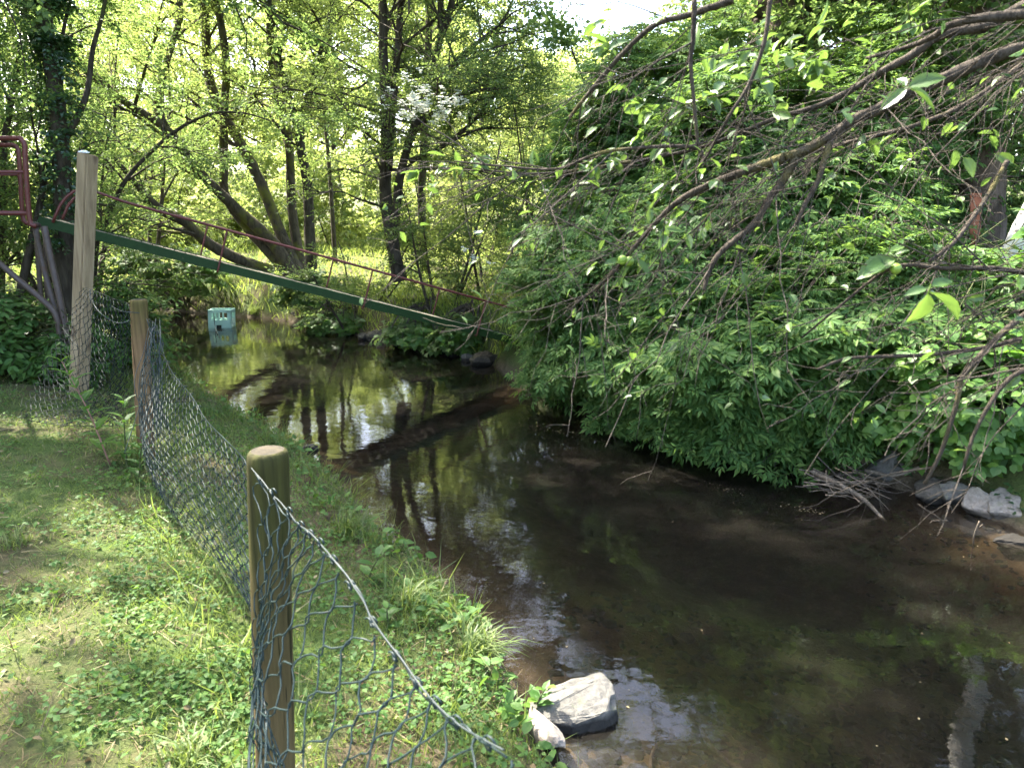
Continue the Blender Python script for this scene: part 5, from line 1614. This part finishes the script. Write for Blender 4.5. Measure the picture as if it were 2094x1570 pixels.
# small broad weeds: clover, ivy, speedwell
def weed_w(X, Y, D):
    pat = np.clip(.35 + 1.0 * wob(X * 2.9 + 9, Y * 2.9), 0.05, 1)
    return infov(X, Y, D) * np.clip(1.6 / np.maximum(np.hypot(X, Y) - .8, .6), .06, 1) * pat
P, D = ground_points(330000, -7, 1.2, .6, 9.5, 56, weed_w, left=True)
n = len(P)
d = norm(np.stack([r.normal(0, 1, n), r.normal(0, 1, n), r.normal(.15, .25, n)], 1))
up = norm(UP + r.normal(0, .35, (n, 3)))
tv, tf = leaf_t('f', .36, .05, .12)
V, f = place(tv, tf, P + np.stack([np.zeros(n), np.zeros(n), r.uniform(.008, .05, n)], 1), d, up, r.uniform(.013, .034, n))
o = MB().add(V, f).obj('clover', M['weed'], smooth=False); o['kind'] = 'stuff'
# bigger weeds hanging at the bank edge
P, D = ground_points(60000, -5.5, 1.3, 1.0, 11, 57, lambda X, Y, D: infov(X, Y, D) * (D < .30) * np.clip(.1 + 1.3 * wob(X * 3.1 + 2, Y * 3.1), 0, 1) * np.clip(3 / Y, .2, 1) * .8, left=True)
n = len(P)
d = norm(np.stack([r.normal(.3, 1, n), r.normal(0, 1, n), r.normal(.25, .3, n)], 1))
V, f = place(*leaf_t('e', .3, .05, .18), P + np.stack([np.zeros(n), np.zeros(n), r.uniform(.01, .12, n)], 1), d, norm(UP + r.normal(0, .4, (n, 3))), r.uniform(.03, .075, n))
o = MB().add(V, f).obj('bank_weed', M['weed'], smooth=False); o['kind'] = 'stuff'
# dry litter on the lawn
P, D = ground_points(9000, -6, 1.0, .7, 8, 58, lambda X, Y, D: infov(X, Y, D) * np.clip(2 / Y, .1, 1) * .6, left=True)
n = len(P)
V, f = place(*leaf_t('e', .3, .08, .2), P + np.stack([np.zeros(n), np.zeros(n), r.uniform(.01, .04, n)], 1), norm(np.stack([r.normal(0, 1, n), r.normal(0, 1, n), r.normal(0, .3, n)], 1)),
             norm(UP + r.normal(0, .5, (n, 3))), r.uniform(.012, .032, n))
o = MB().add(V, f).obj('leaf_litter', M['litter'], smooth=False); o['kind'] = 'stuff'
# dry stalks
P, D = ground_points(22000, -5, 1.2, .7, 7, 59, lambda X, Y, D: infov(X, Y, D) * np.clip(2 / Y, .1, 1) * .55, left=True)
n = len(P)
d = norm(np.stack([r.normal(0, 1, n), r.normal(0, 1, n), r.normal(.15, .15, n)], 1))
V, f = place(*leaf_t('g', .012, 0, .1), P + [0, 0, .012], d, norm(UP + r.normal(0, .5, (n, 3))), r.uniform(.05, .16, n))
o = MB().add(V, f).obj('dry_grass', M['litter'], smooth=False); o['kind'] = 'stuff'
# meadow and far bank
def mead_w(X, Y, D):
    return (np.abs(X) < Y * .8) * np.clip(9 / Y, .1, 1) * np.where(D < 1.2, 1, .55)
P, D = ground_points(150000, -14, 12, 9.5, 34, 60, mead_w, left=False)
P = P[(P[:, 0] < .7) | (P[:, 1] > 11)]
blades('meadow_grass', P - [0, 0, .02], r.uniform(.14, .36, len(P)), .03, M['meadow'], 61, .45)
# right bank ground cover
P, D = ground_points(26000, 1.5, 7, 3, 10, 62, lambda X, Y, D: .5 + 0 * X, left=False)
n = len(P)
d = norm(np.stack([r.normal(0, 1, n), r.normal(0, 1, n), r.normal(.1, .3, n)], 1))
V, f = place(*leaf_t('f', .36, .05, .12), P + np.stack([np.zeros(n), np.zeros(n), r.uniform(.02, .16, n)], 1), d, norm(UP + r.normal(0, .35, (n, 3))), r.uniform(.03, .07, n))
o = MB().add(V, f).obj('ground_ivy', M['ivy'], smooth=False); o['kind'] = 'stuff'

# pebbles and sunken leaves on the bed of the shallows
r = np.random.default_rng(81)
ptsb = np.array([on(r.uniform(1120, 2080), r.uniform(1180, 1640), -.1) for _ in range(1500)] + [on(r.uniform(1780, 2094), r.uniform(1040, 1180), -.08) for _ in range(160)])
ptsb = ptsb[inside(ptsb[:, 0], ptsb[:, 1], POLY)]
ptsb[:, 2] = terrain(ptsb[:, 0], ptsb[:, 1])
bm = bmesh.new(); bmesh.ops.create_icosphere(bm, subdivisions=1, radius=1); bm.verts.ensure_lookup_table()
iv = np.array([v_.co for v_ in bm.verts]); itf = np.array([[v_.index for v_ in f_.verts] for f_ in bm.faces]); bm.free()
n = len(ptsb); sz = .012 + .05 * r.uniform(0, 1, n) ** 3
an = r.uniform(0, 6.28, n); sq = r.uniform(.55, 1, n)
lx = iv[None, :, 0] * sz[:, None]; ly = iv[None, :, 1] * (sz * sq)[:, None]
V = np.stack([lx * np.cos(an)[:, None] - ly * np.sin(an)[:, None], lx * np.sin(an)[:, None] + ly * np.cos(an)[:, None], iv[None, :, 2] * (sz * .45)[:, None]], -1) * r.uniform(.85, 1.15, (n, len(iv), 1)) + ptsb[:, None, :]
o = MB().add(V.reshape(-1, 3), [(itf[None] + (np.arange(n) * len(iv))[:, None, None]).reshape(-1, 3)]).obj('pebbles', M['rock'], smooth=False); o['kind'] = 'stuff'
# bits afloat: leaves, petals and chaff gathered along the elders' foot
r = np.random.default_rng(71)
fp = []
for x0, y0, x1, y1, n, sd in ((1040, 868, 1240, 895, 90, 9), (1440, 985, 1520, 1010, 50, 8), (1600, 1030, 1680, 1050, 40, 9)):
    for _ in range(n):
        a_ = r.uniform(); fp.append(on(x0 + (x1 - x0) * a_ + r.normal(0, sd), y0 + (y1 - y0) * a_ + r.normal(0, sd * .5), .003))
for _ in range(70):
    fp.append(on(r.uniform(720, 2080), 760 + 800 * r.uniform() ** 1.3, .003))
fp = np.array(fp); fp = fp[inside(fp[:, 0], fp[:, 1], POLY)]
n = len(fp)
V, f = place(*leaf_t('f', .3, .04, .05), fp, norm(np.stack([r.normal(0, 1, n), r.normal(0, 1, n), np.zeros(n)], 1)), norm(UP + r.normal(0, .12, (n, 3))), r.uniform(.006, .02, n))
V[:, 2] = np.maximum(V[:, 2], .002)
o = MB().add(V, f).obj('floating_litter', M['litter'], smooth=False); o['kind'] = 'stuff'

# single weeds one can point to
def herb(name, label, px, py, Y, H, n, ls, mat, seed, lean=(0, 0), stem=None, wl=('e', .17, .05, .25)):
    r = np.random.default_rng(seed)
    p = at(px, py, Y); b = np.array([p[0], p[1], gz(p[0], p[1])])
    root = thing(name, label, 'plant', b)
    P_ = spline([b, b + [lean[0] * .4, lean[1] * .4, H * .5], b + [lean[0], lean[1], H]], 16)
    V, f = tube1(P_, np.linspace(.006, .002, 16), 6)
    MB().add(V, f).obj('stem', stem or M['stem'], root)
    tv, tf = leaf_t(*wl)
    me = build_mesh('leaf', tv, tf, False); me.materials.append(mat)
    for i in range(n):
        s = .12 + .86 * i / (n - 1)
        q_ = P_[min(15, int(s * 15.99))]
        a_ = i * 2.4 + r.normal(0, .3)
        d = norm(np.array([math.cos(a_), math.sin(a_), .45 + .4 * s]))
        X = norm(np.cross(d, UP)); Z = np.cross(X, d)
        L = ls * (1.1 - .5 * s) * r.uniform(.8, 1.2)
        o = bpy.data.objects.new('leaf', me); COL.objects.link(o); o.parent = root
        q_ = q_ - b
        o.matrix_basis = Matrix(((X[0] * L, d[0] * L, Z[0] * L, q_[0]), (X[1] * L, d[1] * L, Z[1] * L, q_[1]), (X[2] * L, d[2] * L, Z[2] * L, q_[2]), (0, 0, 0, 1)))
    return root
M['pink_stem'] = mat_bark('pink_stem', (.22, .10, .08), (.36, .2, .15), None, 30)
for a_ in (('wild_plant', 'tall lance-leaved weed with a pinkish stem leaning left in front of the netting', 215, 870, 4.45, .66, 22, .17, M['bramble'], 1, (-.28, .1), M['pink_stem']),
           ('wild_plant', 'upright lance-leaved weed close to the left of the round middle post', 250, 880, 4.4, .46, 18, .14, M['bramble'], 2, (.03, 0), None),
           ('wild_plant', 'short leafy weed growing at the foot of the round middle post', 275, 905, 4.2, .3, 14, .13, M['bramble'], 3, (.08, -.05), None),
           ('wild_plant', 'small leafy weed left of the netting in the grass', 120, 700, 6.2, .38, 16, .13, M['bramble'], 4, (.05, 0), None),
           ('wild_plant', 'leafy weed on the bank edge behind the near round post, over the water', 745, 1050, 3.35, .16, 9, .1, M['bramble'], 5, (.08, 0), None, ('e', .3, .05, .2)),
           ('wild_plant', 'leafy weed at the bank edge above the wedge-shaped stone', 1085, 1340, 2.55, .16, 14, .085, M['bramble'], 6, (.06, -.02), None, ('e', .28, .05, .2)),
           ('wild_plant', 'low bright weed on the bank left of the wedge-shaped stone', 1045, 1400, 2.4, .12, 12, .075, M['bramble'], 7, (.0, 0), None, ('e', .32, .05, .2)),
           ('wild_plant', 'broad-leaved weed in the grass between fence and bank', 790, 1215, 2.9, .09, 7, .08, M['bramble'], 8, (.0, 0), None, ('e', .34, .05, .2))):
    herb(*a_)
def tussock(label, px, py, Y, n, L, seed, lean=(0, 0)):
    r = np.random.default_rng(seed)
    p = at(px, py, Y); b = np.array([p[0], p[1], max(gz(p[0], p[1]), 0)])
    root = thing('grass_tussock', label, 'grass tuft', b, 'grass tufts along the bank')
    q_ = b + r.normal(0, .035, (n, 3)) * [1, 1, 0]
    d = norm(np.stack([r.normal(lean[0], .45, n), r.normal(lean[1], .45, n), np.ones(n)], 1))
    B_ = shoot(q_, d, r.uniform(.5, 1, n) * L, 6, .55, r, .015)
    X = norm(np.cross(d, UP))
    wd = np.array([.0026, .003, .0028, .0022, .0014, .0003])
    V = np.stack([B_ - X[:, None] * wd[None, :, None], B_ + X[:, None] * wd[None, :, None]], 2).reshape(-1, 3)
    idx = np.arange(n * 12).reshape(n, 6, 2)
    f = np.stack([idx[:, :-1, 0], idx[:, :-1, 1], idx[:, 1:, 1], idx[:, 1:, 0]], -1).reshape(-1, 4)
    MB().add(V, [f]).obj('blade_tuft', M['grass'], root, smooth=False, kind='stuff')
for a_ in (('grass tuft hanging over the water behind the near round post', 700, 990, 3.9, 90, .42, 1, (.3, 0)),
           ('arching grass tuft at the bank edge below the bright reflections', 965, 1225, 2.75, 110, .36, 2, (.4, .1)),
           ('grass tuft on the bank edge between the two other overhanging tufts', 830, 1120, 3.1, 80, .34, 3, (.3, 0)),
           ('tall grass tuft at the foot of the near round post, left side', 490, 1500, 1.75, 70, .28, 4),
           ('tall bright grass tuft just left of the round middle post', 262, 850, 4.5, 60, .55, 5),
           ('grass tuft in the lawn at the left edge of the photo', 20, 1060, 3.2, 50, .22, 6),
           ('grass tuft in the lawn front, left of the fence wires', 380, 1440, 1.9, 70, .26, 7),
           ('long grass at the far waterline right of the mint crate', 520, 640, 14.3, 160, .6, 8),
           ('long pale grass at the far bank above the mint crate', 470, 600, 15.2, 160, .7, 9)):
    tussock(*a_)
